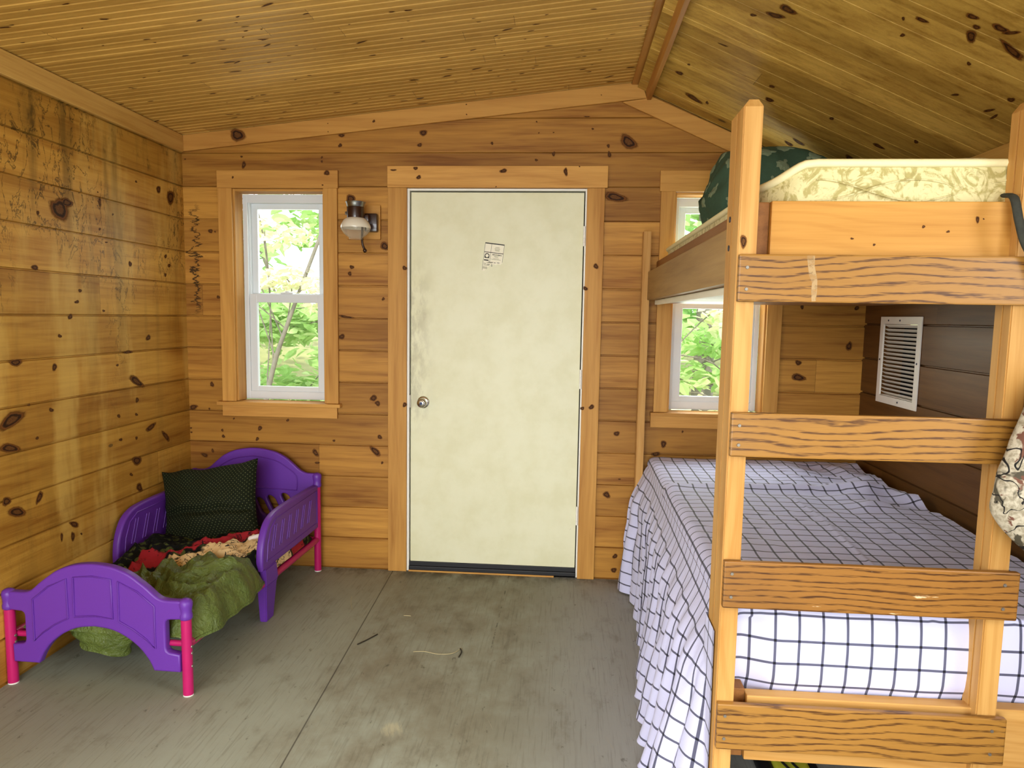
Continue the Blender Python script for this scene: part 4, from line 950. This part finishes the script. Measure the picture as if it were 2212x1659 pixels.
# upper bunk rails and boards
wb('side_rail', 1.2425, 1.281, -1.944, -.0915, 1.512, 1.654, M['rail_dull'])
wb('side_rail', 2.29, 2.328, -1.944, -.0915, 1.512, 1.654, M['rail_y'])
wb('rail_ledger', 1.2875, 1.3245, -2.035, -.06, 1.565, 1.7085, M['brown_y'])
bm = bm_box(bmesh.new(), 1.3255-bx0, 2.289-bx0, -2.05-by0, -2.012-by0, 1.566, 1.7095, .003)
knots_into(bm, [(1.8089, 1.6666, .003, 0, .0007, -.0082), (1.8227, 1.6684, .0017, 0, 0, -.0017), (1.6855, 1.6494, .0034, 0, 0, -.0028), (1.7432, 1.638, .0034, 0, 0, -.0024), (1.5199, 1.6198, .0031, 0, 0, -.0021), (1.5731, 1.6056, .0031, 0, 0, -.0021)], lambda p, q, dd: (p-bx0, -2.05+dd-by0, q), 1, .0003)
obj('end_board', bm, [M['gold_x'], M['knot']], bb, smooth='keep')
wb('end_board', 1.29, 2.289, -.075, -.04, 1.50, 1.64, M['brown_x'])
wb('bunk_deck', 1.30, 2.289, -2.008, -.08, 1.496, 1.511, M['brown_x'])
wb('edge_strip', 1.2815, 1.2995, -1.944, -.0915, 1.489, 1.5115, M['paper'], label='pale strip along the foot of the rail')
# ladder boards on the front
first_board = True
for z0, z1, m, x1 in ((1.4625, 1.5765, 'oak', 1.956), (1.0805, 1.191, 'oak', 1.945), (.691, .8135, 'oak_worn', 1.9525), (.312, .4355, 'oak', 1.9525)):
    b_ = wb('ladder_board', 1.2425, x1, -2.1, -2.081, z0, z1, M[m], bev=.004)
    if first_board:      # scrap of clear tape on the top board
        bm = bmesh.new()
        ta = [(1.400, 1.5745), (1.4185, 1.5745), (1.4195, 1.548), (1.424, 1.53), (1.4275, 1.516), (1.4285, 1.49), (1.4265, 1.466), (1.417, 1.465), (1.4145, 1.49), (1.4155, 1.51), (1.408, 1.524), (1.404, 1.548)]
        bm.faces.new([bm.verts.new((x-bx0, -2.1006-by0, z)) for x, z in ta])
        obj('tape_scrap', bm, M['tape'], b_, label='scrap of pale peeling tape'); first_board = False
    for xx in (1.262, x1-.035):
        for zz in (z0+.03, z1-.032):
            bm = bmesh.new(); bm_lathe(bm, [(.0001, -.0022), (.0038, -.0022), (.0044, 0.)], (xx-bx0, -2.1-by0, zz), 12, 'y'); obj('screw', bm, M['steel'], b_)
# lower bunk
wb('side_rail', 1.2425, 1.281, -1.944, -.0915, .30, .442, M['rail_y'])
wb('side_rail', 2.29, 2.328, -1.944, -.0915, .30, .442, M['rail_y'])
wb('rail_ledger', 1.2875, 1.3245, -2.04, -.06, .262, .45, M['brown_y'])
wb('end_board', 1.3255, 2.289, -2.058, -2.018, .2625, .4405, M['rail_x'])
wb('end_board', 1.29, 2.289, -.075, -.04, .30, .44, M['brown_x'])
wb('bunk_deck', 1.326, 2.289, -2.015, -.08, .40, .418, M['rail_x'])

# upper mattress
mt = thing('upper_mattress', 'cream mattress with olive marbled ticking on the top bunk', 'mattress', (1.8, -1.05, 1.512))
mx0, mx1, my0, my1 = 1.329, 2.288, -2.006, -.085
def rrect(x0, x1, y0, y1, r, n=10):
    pts = []
    for cx_, cy_, a0 in ((x1-r, y1-r, 0), (x0+r, y1-r, 90), (x0+r, y0+r, 180), (x1-r, y0+r, 270)):
        pts += [(cx_+r*math.cos(math.radians(a0+90*k/n)), cy_+r*math.sin(math.radians(a0+90*k/n))) for k in range(n+1)]
    return pts
def dense(pts, step=.03):
    o = []
    for a, b in zip(pts, pts[1:]+pts[:1]):
        n = max(1, int(math.hypot(b[0]-a[0], b[1]-a[1])/step)); o += [(a[0]+(b[0]-a[0])*k/n, a[1]+(b[1]-a[1])*k/n) for k in range(n)]
    return o
bm = bmesh.new(); ol = dense(rrect(mx0, mx1, my0, my1, .085)); rings = []
cxm, cym = (mx0+mx1)/2, (my0+my1)/2
def topz(x, y): return 1.806 - .05*sst(1.41-x, -.02, .09)     # the side by the ladder-less edge sinks a little
for k, (ins, zz, bul) in enumerate(((.01, 1.514, 0), (0, 1.522, .0), (0, 1.58, .004), (0, 1.64, .006), (0, 1.70, .007), (0, 1.75, .005), (0, 1.80, 0), (.006, 1.812, 0), (.02, 1.82, 0), (.08, 1.832, 0), (.2, 1.838, 0), (.38, 1.84, 0))):
    ring = []
    for i, (x, y) in enumerate(ol):
        dx, dy = cxm-x, cym-y; L_ = math.hypot(dx, dy)
        fx, fy = (dx/ (mx1-mx0)*2*ins, dy/(my1-my0)*2*ins) if ins > .05 else (dx/L_*ins, dy/L_*ins)
        q = bul*math.sin(i*.33+k*1.3) + (.004*nz(i*.17, zz*14) if zz < 1.79 else 0)
        s_ = -math.sin(PI*max(0, min(1, (zz-1.52)/.27)))*.006
        ring.append(bm.verts.new((x+fx-1.8+dx/L_*(q+s_), y+fy+1.05+dy/L_*(q+s_), zz-1.512+(topz(x, y)-1.806 if zz > 1.6 else 0)*min(1, (zz-1.6)/.15) + (.006*nz(x*9, y*9) if zz > 1.81 else 0))))
    rings.append(ring)
for a, b in zip(rings, rings[1:]):
    for k in range(len(ol)): bm.faces.new((a[k], a[(k+1) % len(ol)], b[(k+1) % len(ol)], b[k]))
bm.faces.new(rings[-1]); bm.faces.new(rings[0])
tk = auto_smooth(obj('ticking', bm, M['tick'], mt), 70)
for zz in (1.808, 1.526):
    bm = bmesh.new(); P_ = [(x-1.8, y+1.05, zz-1.512+(topz(x, y)-1.806 if zz > 1.6 else 0)) for x, y in ol]; bm_tube(bm, P_+[P_[0], P_[1]], .0105 if zz > 1.6 else .008, 8, cap=False)
    auto_smooth(obj('piping', bm, M['piping'], mt), 70)
# quilted lines crossing on the front of the mattress
bm = bmesh.new()
for s in (1, -1):
    pts = [(1.44+.62*k/40-1.8, -2.0125+1.05, 1.742+s*.026*math.cos(k/40*2.6*PI)-1.512) for k in range(41)]; bm_tube(bm, pts, .0022, 6)
auto_smooth(obj('quilting', bm, M['tick'], tk), 70)

# rolled dark green quilt with leaf patches at the wall end of the top bunk
qt = thing('leaf_quilt', 'bundled dark green quilt with sage leaf patches on the top bunk by the window', 'quilt', (1.75, -.37, 1.80))
bm = bmesh.new()
def qfn(u, v):
    a = 2*PI*u; t_ = v
    x = 1.46 + .70*t_
    prof = min(1, (t_+.004)/.09)**.5*min(1, (1.004-t_)/.3)**.6
    ry = .205*prof; rz = (.182+.03*math.sin(t_*4))*prof
    n_ = .02*nz(math.cos(a)*1.3+t_*3, math.sin(a)*1.3, t_*2) + .012*max(0, ridge(a*.9+t_*2, t_*5, 2.)-.3)
    ca, sa = math.cos(a), math.sin(a)
    zc = 1.985
    z = zc + (rz+n_)*sa
    if z < 1.838: z = 1.838 - .0005
    xx = x + .02*(sa)*(1-t_) + .02*nz(sa*2, ca*2, 7.)*(1-t_)
    return (xx-1.75, -.34 + (ry+n_)*ca*1.0 + .37, z-1.80)
V_ = grid(bm, qfn, rng(0, 1, 72), rng(0, 1, 60))
bm.faces.new([r[0] for r in V_[:-1]]); bm.faces.new([r[-1] for r in V_[:-1]])
bmesh.ops.remove_doubles(bm, verts=bm.verts, dist=.0004)
bmesh.ops.recalc_face_normals(bm, faces=bm.faces)
bvh = BVHTree.FromBMesh(bm)
qo = auto_smooth(obj('quilt_cover', bm, M['quilt'], qt), 80)
# leaf patches laid on the cover
leafo = [(0, -.05), (.012, -.04), (.01, -.02), (.03, -.012), (.045, .015), (.034, .03), (.03, .05), (.014, .044), (0, .058), (-.012, .046), (-.03, .052), (-.033, .03), (-.046, .012), (-.028, -.012), (-.01, -.02), (-.012, -.04)]
rl = random.Random(4); taken = []
for i in range(400):
    u, v = rl.random(), rl.uniform(.0, 1.)**1.6; c = Vector(qfn(u, v))
    hit = bvh.find_nearest(c)
    if hit[0] is None or c.z < .05: continue
    n_ = hit[1]; n_ = n_ if (hit[0]-Vector((hit[0].x*.8, .03, .15))).dot(n_) > 0 else -n_
    if n_.y > .5 or any((hit[0]-q).length < .085 for q in taken): continue
    taken.append(hit[0].copy())
    a_, b_ = ortho(n_); th = rl.uniform(0, 2*PI); sc = rl.uniform(.55, .85)
    lf = bmesh.new(); pts = []
    for k in range(3):
        for p in leafo:
            q = (p[0]*(1-k*.45), p[1]*(1-k*.45)); X_ = (q[0]*math.cos(th)-q[1]*math.sin(th))*sc; Y_ = (q[0]*math.sin(th)+q[1]*math.cos(th))*sc
            h = bvh.find_nearest(hit[0]+a_*X_+b_*Y_)
            nn = h[1] if h[1].dot(n_) > 0 else -h[1]
            pts.append(lf.verts.new(h[0]+nn*(.0012 if k == 0 else .0042)))
    m_ = len(leafo)
    for k in range(2):
        for j in range(m_):
            lf.faces.new((pts[k*m_+j], pts[k*m_+(j+1) % m_], pts[(k+1)*m_+(j+1) % m_], pts[(k+1)*m_+j]))
    try: lf.faces.new(pts[2*m_:])
    except ValueError: pass
    obj('leaf_patch', lf, M['quilt_leaf'], qo, label='sage green ribbed leaf patch')

# ------------------------------------------------------------------ check sheet on the bottom bunk
TL = 1.95
sh = bmesh.new(); uvl = sh.loops.layers.uv.new('UVMap')
XS, Y0 = 1.318, -.055
def zt(y):
    t_ = (Y0-y)/TL
    return .692 - .045*t_
def top_bump(x, y):
    b = .024*math.exp(-((y+.70+.03*nz(x*3, 1.))/.045)**2)*(.55+.45*sst(x, 1.35, 1.7)) + .012*sst(y, -.62, -.74)
    b += .004*nz(x*6, y*6, 2.) + .007*max(0, ridge(x*4+nz(x*3, y*3, 8), y*7+1.1*nz(x*2, y*2, 5), 3.)-.55)
    right = sst(x, 1.75, 2.15)*sst(y, -1.15, -.9)*sst(y, -.02, -.2)
    b += right*(.03*nz(x*5, y*6, 11.)+.022*max(0, ridge(x*3.4, y*5+nz(x*3, y*3), 6.)-.3))
    b += .004*math.exp(-((x-1.80-.03*nz(y*3, 0.))/.006)**2)*sst(y, -.75, -.9)
    return b
RF = .04
def arcL(s):       # s<0: over the left edge
    if s >= 0: return XS+s, 0.
    a = min(-s/RF, PI/2); return XS-RF*math.sin(a), RF*(1-math.cos(a))
def arcF(t_):      # beyond TL: over the front edge
    if t_ <= TL-.0: return Y0-t_, 0.
    e = t_-TL; a = min(e/RF, PI/2); y = Y0-TL-RF*math.sin(a)*.35; z = RF*(1-math.cos(a))
    if e > RF*PI/2: z += e-RF*PI/2
    return y, z
def main(s, t_):
    x, dl = arcL(s); y, df = arcF(t_)
    yy = max(y, Y0-TL)
    z = zt(yy) - dl - df + top_bump(x, yy)*(1-min(1, df/.05))*(1-min(1, dl/.05))
    if df > .02:
        h = min(1, (df-.02)/.2); y += -.008*math.sin(PI*h) + .006*nz(x*7, df*9, 1.)*min(1, df*10) + .012*sst(h, .75, 1.)
        if x < 1.42: y += .03*sst(x, 1.42, 1.30)
    if dl > 0: x += .0
    return (x, y, max(z, .422))
grid(sh, main, [-RF*PI/2+RF*PI/2*k/6 for k in range(6)]+rng(0, .975, 110), rng(0, TL, 190)+[TL+.012*k for k in range(1, 25)], uvl, lambda s, t_: (s+.01, t_+.02))
def side(h, t_):
    f = min(1, h/.62); y = Y0-.03-t_
    xs = XS-RF
    K = ((0, .13), (.06, .124), (.32, .07), (.8, .088), (1.2, .132), (1.66, .168), (2.1, .19)); fb_ = .19
    for (p, q), (p2, q2) in zip(K, K[1:]):
        if p <= t_ <= p2: fb_ = q+(q2-q)*sst(t_, p, p2); break
    fl = .045*sst(h, .0, .2)+(fb_-.045)*f**(.55+.45*sst(t_, .05, .4))
    fl *= 1-.93*sst(t_, 1.80, 1.955)
    ph = t_*2*PI/.15 + 1.6*nz(t_*3, .5) + .6*nz(t_*2, h*2)
    fold = math.sin(ph)*(.005+.02*f)*sst(h, .02, .2) + .014*f*nz(t_*9, h*2.5, 4.) + .014*(max(0, ridge(t_*7, h*2+t_*3, 2.)-.4)+.6*max(0, ridge(t_*15+h*2, h*3.5, 6.)-.4))*sst(h, .03, .3)
    x = xs - fl + fold
    z = zt(y) - RF - h + .0
    return (min(x, 1.2365 if (h > .17 or y < -1.92) else 9), y - .012*f*math.cos(ph), max(z, .004+.004*math.sin(ph)))
grid(sh, side, rng(0, .637, 60), rng(0, 1.96, 244), uvl, lambda h, t_: (-RF*PI/2-h+.01, t_+.05))
so = obj('bed_sheet', sh, M['sheet'], None, smooth='keep'); auto_smooth(so, 120)
props(so, 'white sheet with thin black windowpane checks spread over the bottom bunk', 'bed sheet')

# ------------------------------------------------------------------ camouflage bag hanging on the ladder upright
cb = thing('camouflage_bag', 'camouflage bag hanging by its strap from the bunk ladder upright', 'bag', (2.0, -2.17, .9))
bm = bmesh.new()
ed = spline([(1.93, 1.30), (1.905, 1.265), (1.882, 1.205), (1.855, 1.12), (1.837, 1.045), (1.832, .99), (1.852, .95), (1.888, .912), (1.93, .878), (1.99, .845), (2.06, .84), (2.13, .86), (2.18, .93), (2.19, 1.02), (2.17, 1.15), (2.12, 1.27), (2.03, 1.33)], 6)
cc = (2.02, 1.06)
def bag_ring(k, s):
    r = math.cos(k*PI/2); d_ = math.sin(k*PI/2)*.05
    return [bm.verts.new((cc[0]+(x-cc[0])*(.35+.65*r)-2.0, -2.165+s*d_+2.17+.006*nz(x*20, z*20, k), cc[1]+(z-cc[1])*(.35+.65*r)-.9)) for x, z in ed]
rs = [bag_ring(k, -1) for k in (1, .8, .55, .3, .12, 0)] + [bag_ring(k, 1) for k in (.12, .3, .55, .8, 1)]
for a, b in zip(rs, rs[1:]):
    for k in range(len(ed)): bm.faces.new((a[k], a[(k+1) % len(ed)], b[(k+1) % len(ed)], b[k]))
bm.faces.new(rs[0]); bm.faces.new(rs[-1])
auto_smooth(obj('bag_body', bm, M['camo'], cb), 80)
bm = bmesh.new(); bm_tube(bm, [(x-2.0, y+2.17, z-.9) for x, y, z in spline([(1.862, -2.06, 1.722), (1.862, -2.098, 1.71), (1.872, -2.108, 1.655), (1.89, -2.112, 1.60), (1.935, -2.125, 1.52), (2.0, -2.16, 1.42), (2.03, -2.165, 1.325)], 5, False)], .0115, 10, flat=.5)
auto_smooth(obj('strap', bm, M['camo_dark'], cb), 70)

# things under the bed and on the floor
yb = thing('yellow_pouch', 'small yellow and black pouch on the floor under the bunk bed', 'pouch', (1.54, -1.68, 0))
bm = bmesh.new(); bm_box(bm, -.03, .08, -.1, .07, .001, .045, .015); auto_smooth(obj('pouch_body', bm, M['yellow'], yb), 60)
for xa, xb in ((-.075, -.029), (.081, .11)):
    bm = bmesh.new(); bm_box(bm, xa, xb, -.09, .06, .001, .035, .012); auto_smooth(obj('pouch_end', bm, M['black_rubber'], yb, label='black end piece'), 60)
bm = bmesh.new()
for xx in (0., .03): bm_tube(bm, spline([(xx, -.103, .02), (xx+.012, -.08, .046), (xx-.004, -.02, .0475), (xx+.008, .04, .047)], 5, False), .004, 6)
obj('printed_stripe', bm, M['black_rubber'], yb)
def straw(name, pts, r, mat, label, cat):
    o = Vector(pts[0]); bm = bmesh.new(); bm_tube(bm, [Vector(p)-o for p in spline(pts, 5, False)], r, 6)
    ob = obj(name, bm, mat); ob.location = o; props(ob, label, cat)
straw('straw', [(.222, -.99, .002), (.27, -.985, .003), (.33, -1.0, .002), (.39, -.985, .002), (.42, -.93, .002)], .0014, M['straw'], 'long curved dry straw in the middle of the floor', 'straw')
straw('straw', [(.10, -.62, .002), (.12, -.62, .002), (.135, -.622, .002)], .0016, M['straw'], 'short straight straw bit on the floor beside the seam', 'straw')
straw('straw', [(-.21, -.42, .002), (-.19, -.5, .002), (-.16, -.58, .002)], .0009, M['straw'], 'faint straight straw on the floor right of the purple bed', 'straw')
straw('twig', [(-.03, -.95, .003), (.0, -.9, .003), (.03, -.84, .003)], .0026, M['twig'], 'thin dark twig on the floor left of the seam', 'twig')
straw('twig', [(.42, -1.02, .003), (.425, -.97, .003), (.415, -.94, .003)], .0028, M['twig'], 'short dark twig in the middle of the floor near the straw', 'twig')
# ------------------------------------------------------------------ woods outside
bm = bmesh.new(); grid(bm, lambda u, v: (u, v, -.45 + .14*(v-1) + .12*nz(u*.7, v*.7)), rng(-9, 9, 50), rng(.4, 14, 40))
props(obj('ground', bm, M['ground'], smooth=True), 'pale leaf-littered ground sloping up behind the cabin', 'ground', kind='structure')
def leaf_cloud(name, blobs, n, size, mat, parent, seed):
    r = random.Random(seed); bm = bmesh.new(); cl = bm.loops.layers.color.new('k')
    for i in range(n):
        bx_, by_, bz_, rx, ry, rz_ = r.choice(blobs)
        while True:
            p = Vector((r.uniform(-1, 1), r.uniform(-1, 1), r.uniform(-1, 1)))
            if p.length < 1: break
        c = Vector((bx_+p.x*rx, by_+p.y*ry, bz_+p.z*rz_)); s = size*r.uniform(.6, 1.3)
        yaw = r.uniform(0, 2*PI); tilt = r.gauss(0, .45); R_ = Matrix.Rotation(yaw, 3, 'Z') @ Matrix.Rotation(tilt, 3, 'X') @ Matrix.Rotation(r.gauss(.25, .3), 3, 'Y')
        sh_ = [(0, 0, 0), (.35, .3, .04), (.75, .24, .02), (1.1, 0, -.1), (.75, -.24, .02), (.35, -.3, .04)]
        v = [bm.verts.new(c + R_ @ Vector(q)*s) for q in sh_]
        k = r.random()
        for f in (bm.faces.new(v[:4]), bm.faces.new([v[0], v[3], v[4], v[5]])):
            for lp in f.loops: lp[cl] = (k, k, k, 1)
    return obj(name, bm, mat, parent, smooth='keep')
def tree(name, x, y, zb, trunk, tr, blobs, n, size, mat, label, seed, cat='tree'):
    t = thing(name, label, cat, (x, y, zb))
    bm = bmesh.new(); pts = spline(trunk, 6, False); m_ = len(pts)
    bm_tube(bm, pts, [tr*(1-.55*k/m_) for k in range(m_)], 10)
    auto_smooth(obj('trunk', bm, M['bark'], t), 60)
    r = random.Random(seed); bm = bmesh.new()
    for b in blobs[:6]:
        p = pts[min(m_-1, int(m_*r.uniform(.35, .9)))]
        bm_tube(bm, spline([p, ((p[0]+b[0])/2+.05, (p[1]+b[1])/2, (p[2]+b[2])/2+.12), (b[0], b[1], b[2])], 5, False), max(.006, tr*.18), 6)
    obj('branches', bm, M['bark'], t)
    leaf_cloud('foliage', blobs, n, size, mat, t, seed)
def gz(x, y): return -.45+.14*(y-1)
rb = random.Random(11)
def blobs(n, x, y, z, r): return [(rb.uniform(-x, x), rb.uniform(-y, y), rb.uniform(*z), r*rb.uniform(.7, 1.3), r*rb.uniform(.7, 1.2), r*rb.uniform(.25, .5)) for _ in range(n)]
# seen through the left window
tree('sapling', -1.95, 2.6, gz(0, 2.6), [(-.12, 0, 0), (.0, 0, .55), (.14, 0, 1.15), (.3, 0, 1.6), (.62, .1, 2.5)], .03, blobs(10, .8, .4, (1.75, 3.0), .45), 1700, .085, M['leaf_glare'], 'slim leaning sapling with glare-pale leaves outside the left window', 3, 'tree')
tree('leafy_shrub', -1.5, 4.2, gz(0, 4.2), [(0, 0, 0), (.05, 0, .6), (-.05, .1, 1.3)], .025, blobs(12, 1.1, .6, (.35, 1.5), .5), 1300, .15, M['leaf'], 'low green shrub behind the leaning sapling outside the left window', 5, 'shrub')
tree('woodland_tree', -3.4, 5.4, gz(0, 5.4), [(0, 0, 0), (.05, 0, 1.6), (-.1, .1, 3.4), (0, 0, 5)], .09, blobs(16, 1.3, .8, (.8, 4.6), .7), 1500, .2, M['leaf'], 'green tree far left outside the left window', 6)
tree('woodland_tree', -.9, 6.4, gz(0, 6.4), [(0, 0, 0), (.1, 0, 1.6), (.0, .1, 3.4), (.1, 0, 5)], .1, blobs(16, 1.4, .8, (.9, 4.8), .7), 1500, .2, M['leaf_glare'], 'pale-leaved tree behind the low green shrub', 8)
# seen through the right window
tree('woodland_tree', 2.35, 4.4, gz(0, 4.4), [(0, 0, 0), (.03, 0, 1.6), (-.02, .05, 3.4), (0, 0, 5.2)], .13, blobs(9, 1.0, .7, (2.2, 4.6), .6), 700, .17, M['leaf'], 'thick grey-trunked tree outside the right window', 9)
tree('leafy_shrub', 1.75, 2.5, gz(0, 2.5), [(0, 0, 0), (.05, 0, .7), (-.05, .05, 1.6)], .02, blobs(9, .75, .4, (.5, 2.0), .42), 420, .13, M['leaf_glare'], 'pale leafy shrub close outside the right window', 10, 'shrub')
tree('leafy_shrub', 2.7, 3.3, gz(0, 3.3), [(0, 0, 0), (.05, 0, .7), (-.05, .05, 1.5)], .02, blobs(9, .9, .5, (.3, 1.7), .5), 700, .14, M['leaf'], 'green shrub in front of the grey-trunked tree', 12, 'shrub')
tree('woodland_tree', 4.2, 6.2, gz(0, 6.2), [(0, 0, 0), (.1, 0, 1.6), (-.1, .1, 3.4), (0, 0, 5)], .1, blobs(16, 1.5, .9, (.6, 4.6), .75), 1500, .2, M['leaf_deep'], 'deep green tree far right outside the right window', 13)
tree('woodland_tree', 1.5, 8.0, gz(0, 8.0), [(0, 0, 0), (.1, 0, 1.6), (-.1, .1, 3.4), (0, 0, 5)], .1, blobs(20, 2.0, .9, (.6, 5.0), .8), 1700, .22, M['leaf'], 'green tree standing far behind the grey-trunked one', 14)
tree('woodland_tree', -5.6, 8.2, gz(0, 8.2), [(0, 0, 0), (.1, 0, 1.6), (-.1, .1, 3.4), (0, 0, 5)], .1, blobs(20, 2.0, .9, (.6, 5.0), .8), 1500, .22, M['leaf_deep'], 'deep green tree farthest left in the woods', 15)
for x, y, s, lab in ((-1.62, 2.2, .17, 'pinkish boulder nearest the left window'), (-2.75, 2.0, .2, 'pinkish boulder left of the leaning sapling'), (-1.15, 3.3, .2, 'pinkish boulder by the low green shrub'), (1.6, 1.75, .16, 'pinkish boulder low outside the right window')):
    bm = bmesh.new(); bmesh.ops.create_icosphere(bm, subdivisions=3, radius=1)
    for v in bm.verts:
        v.co *= 1+.22*nz(v.co.x*1.3+x, v.co.y*1.3, v.co.z*1.3); v.co = Vector((v.co.x*s*1.3, v.co.y*s, v.co.z*s*.8))
    ob = obj('boulder', bm, M['rock'], None, True); ob.location = (x, y, gz(x, y)+s*.35); props(ob, lab, 'rock')

# ------------------------------------------------------------------ daylight
w = bpy.data.worlds.new('World'); SC.world = w; w.use_nodes = True
nt = w.node_tree; bg = nt.nodes['Background']; bg.inputs[0].default_value = (.93, .97, 1., 1); bg.inputs[1].default_value = 4.5
def area(name, loc, rot, sx, sy, power, col):
    l = bpy.data.lights.new(name, 'AREA'); l.shape = 'RECTANGLE'; l.size = sx; l.size_y = sy; l.energy = power; l.color = col
    o = bpy.data.objects.new(name, l); o.location = loc; o.rotation_euler = rot; COL.objects.link(o); return o
area('doorway_daylight', (.5, YF-5., 3.2), (PI/2-math.radians(12), 0, 0), 6., 3.6, 1250, (.95, .98, 1.))
area('ceiling_fill_light', (.5, YF-3., .3), (PI/2+math.radians(14), 0, 0), 6., 1.2, 330, (.97, 1., .93))  # added upward lamp in place of ground bounce, lifts the ceilings
area('left_window_daylight', (XL-1.1, -3.4, 2.35), (PI/2-math.radians(24), 0, -PI/2-math.radians(-12)), 2.2, 1.8, 330, (.93, .97, 1.))
area('right_opening_fill', (XR+.9, -3.25, 2.1), (PI/2-math.radians(22), 0, PI/2), 1.8, 1.5, 170, (.93, .97, 1.))  # added fill from an unseen side opening, brightens sheet top and left wall
area('small_window_bounce', ((W2[0]+W2[1])/2, .5, 1.35), (-PI/2-math.radians(30), 0, 0), .9, .6, 26, (.97, 1., .88))
for (xa, xb, _z0, _z1), pw in ((W1, 16), (W2, 55)):      # daylight that falls in through the two small windows
    area('small_window_daylight', ((xa+xb)/2, .45, 1.95), (-PI/2+math.radians(38), 0, 0), .9, .9, pw, (.95, 1., .97))
s = bpy.data.lights.new('sun', 'SUN'); s.energy = 9.; s.angle = .03; s.color = (1, .95, .86)
so_ = bpy.data.objects.new('sun', s); so_.rotation_euler = (math.radians(38), 0, math.radians(14)); COL.objects.link(so_)

# ------------------------------------------------------------------ camera
cam = bpy.data.cameras.new('camera'); co_ = bpy.data.objects.new('camera', cam); COL.objects.link(co_)
cam.sensor_width = 36; cam.lens = 36*1600/2212; cam.shift_x = .0070; cam.shift_y = .01102; cam.clip_start = .05
Rr = Vector((.9966413, .08034219, .01585109)); Uu = Vector((-.02423066, .10442241, .99423782)); Ff = Vector((-.07822403, .99128255, -.10601843))
co_.matrix_world = Matrix(((Rr.x, Uu.x, -Ff.x, .8263959), (Rr.y, Uu.y, -Ff.y, -3.9497888), (Rr.z, Uu.z, -Ff.z, 1.4178597), (0, 0, 0, 1)))
SC.camera = co_
SC.view_settings.view_transform = 'Standard'; SC.view_settings.look = 'None'; SC.view_settings.gamma = 1
SC.view_settings.use_curve_mapping = False; SC.view_settings.exposure = -.62
SC.cycles.use_denoising = True
SC.cycles.max_bounces = 8; SC.cycles.diffuse_bounces = 5; SC.cycles.transparent_max_bounces = 16
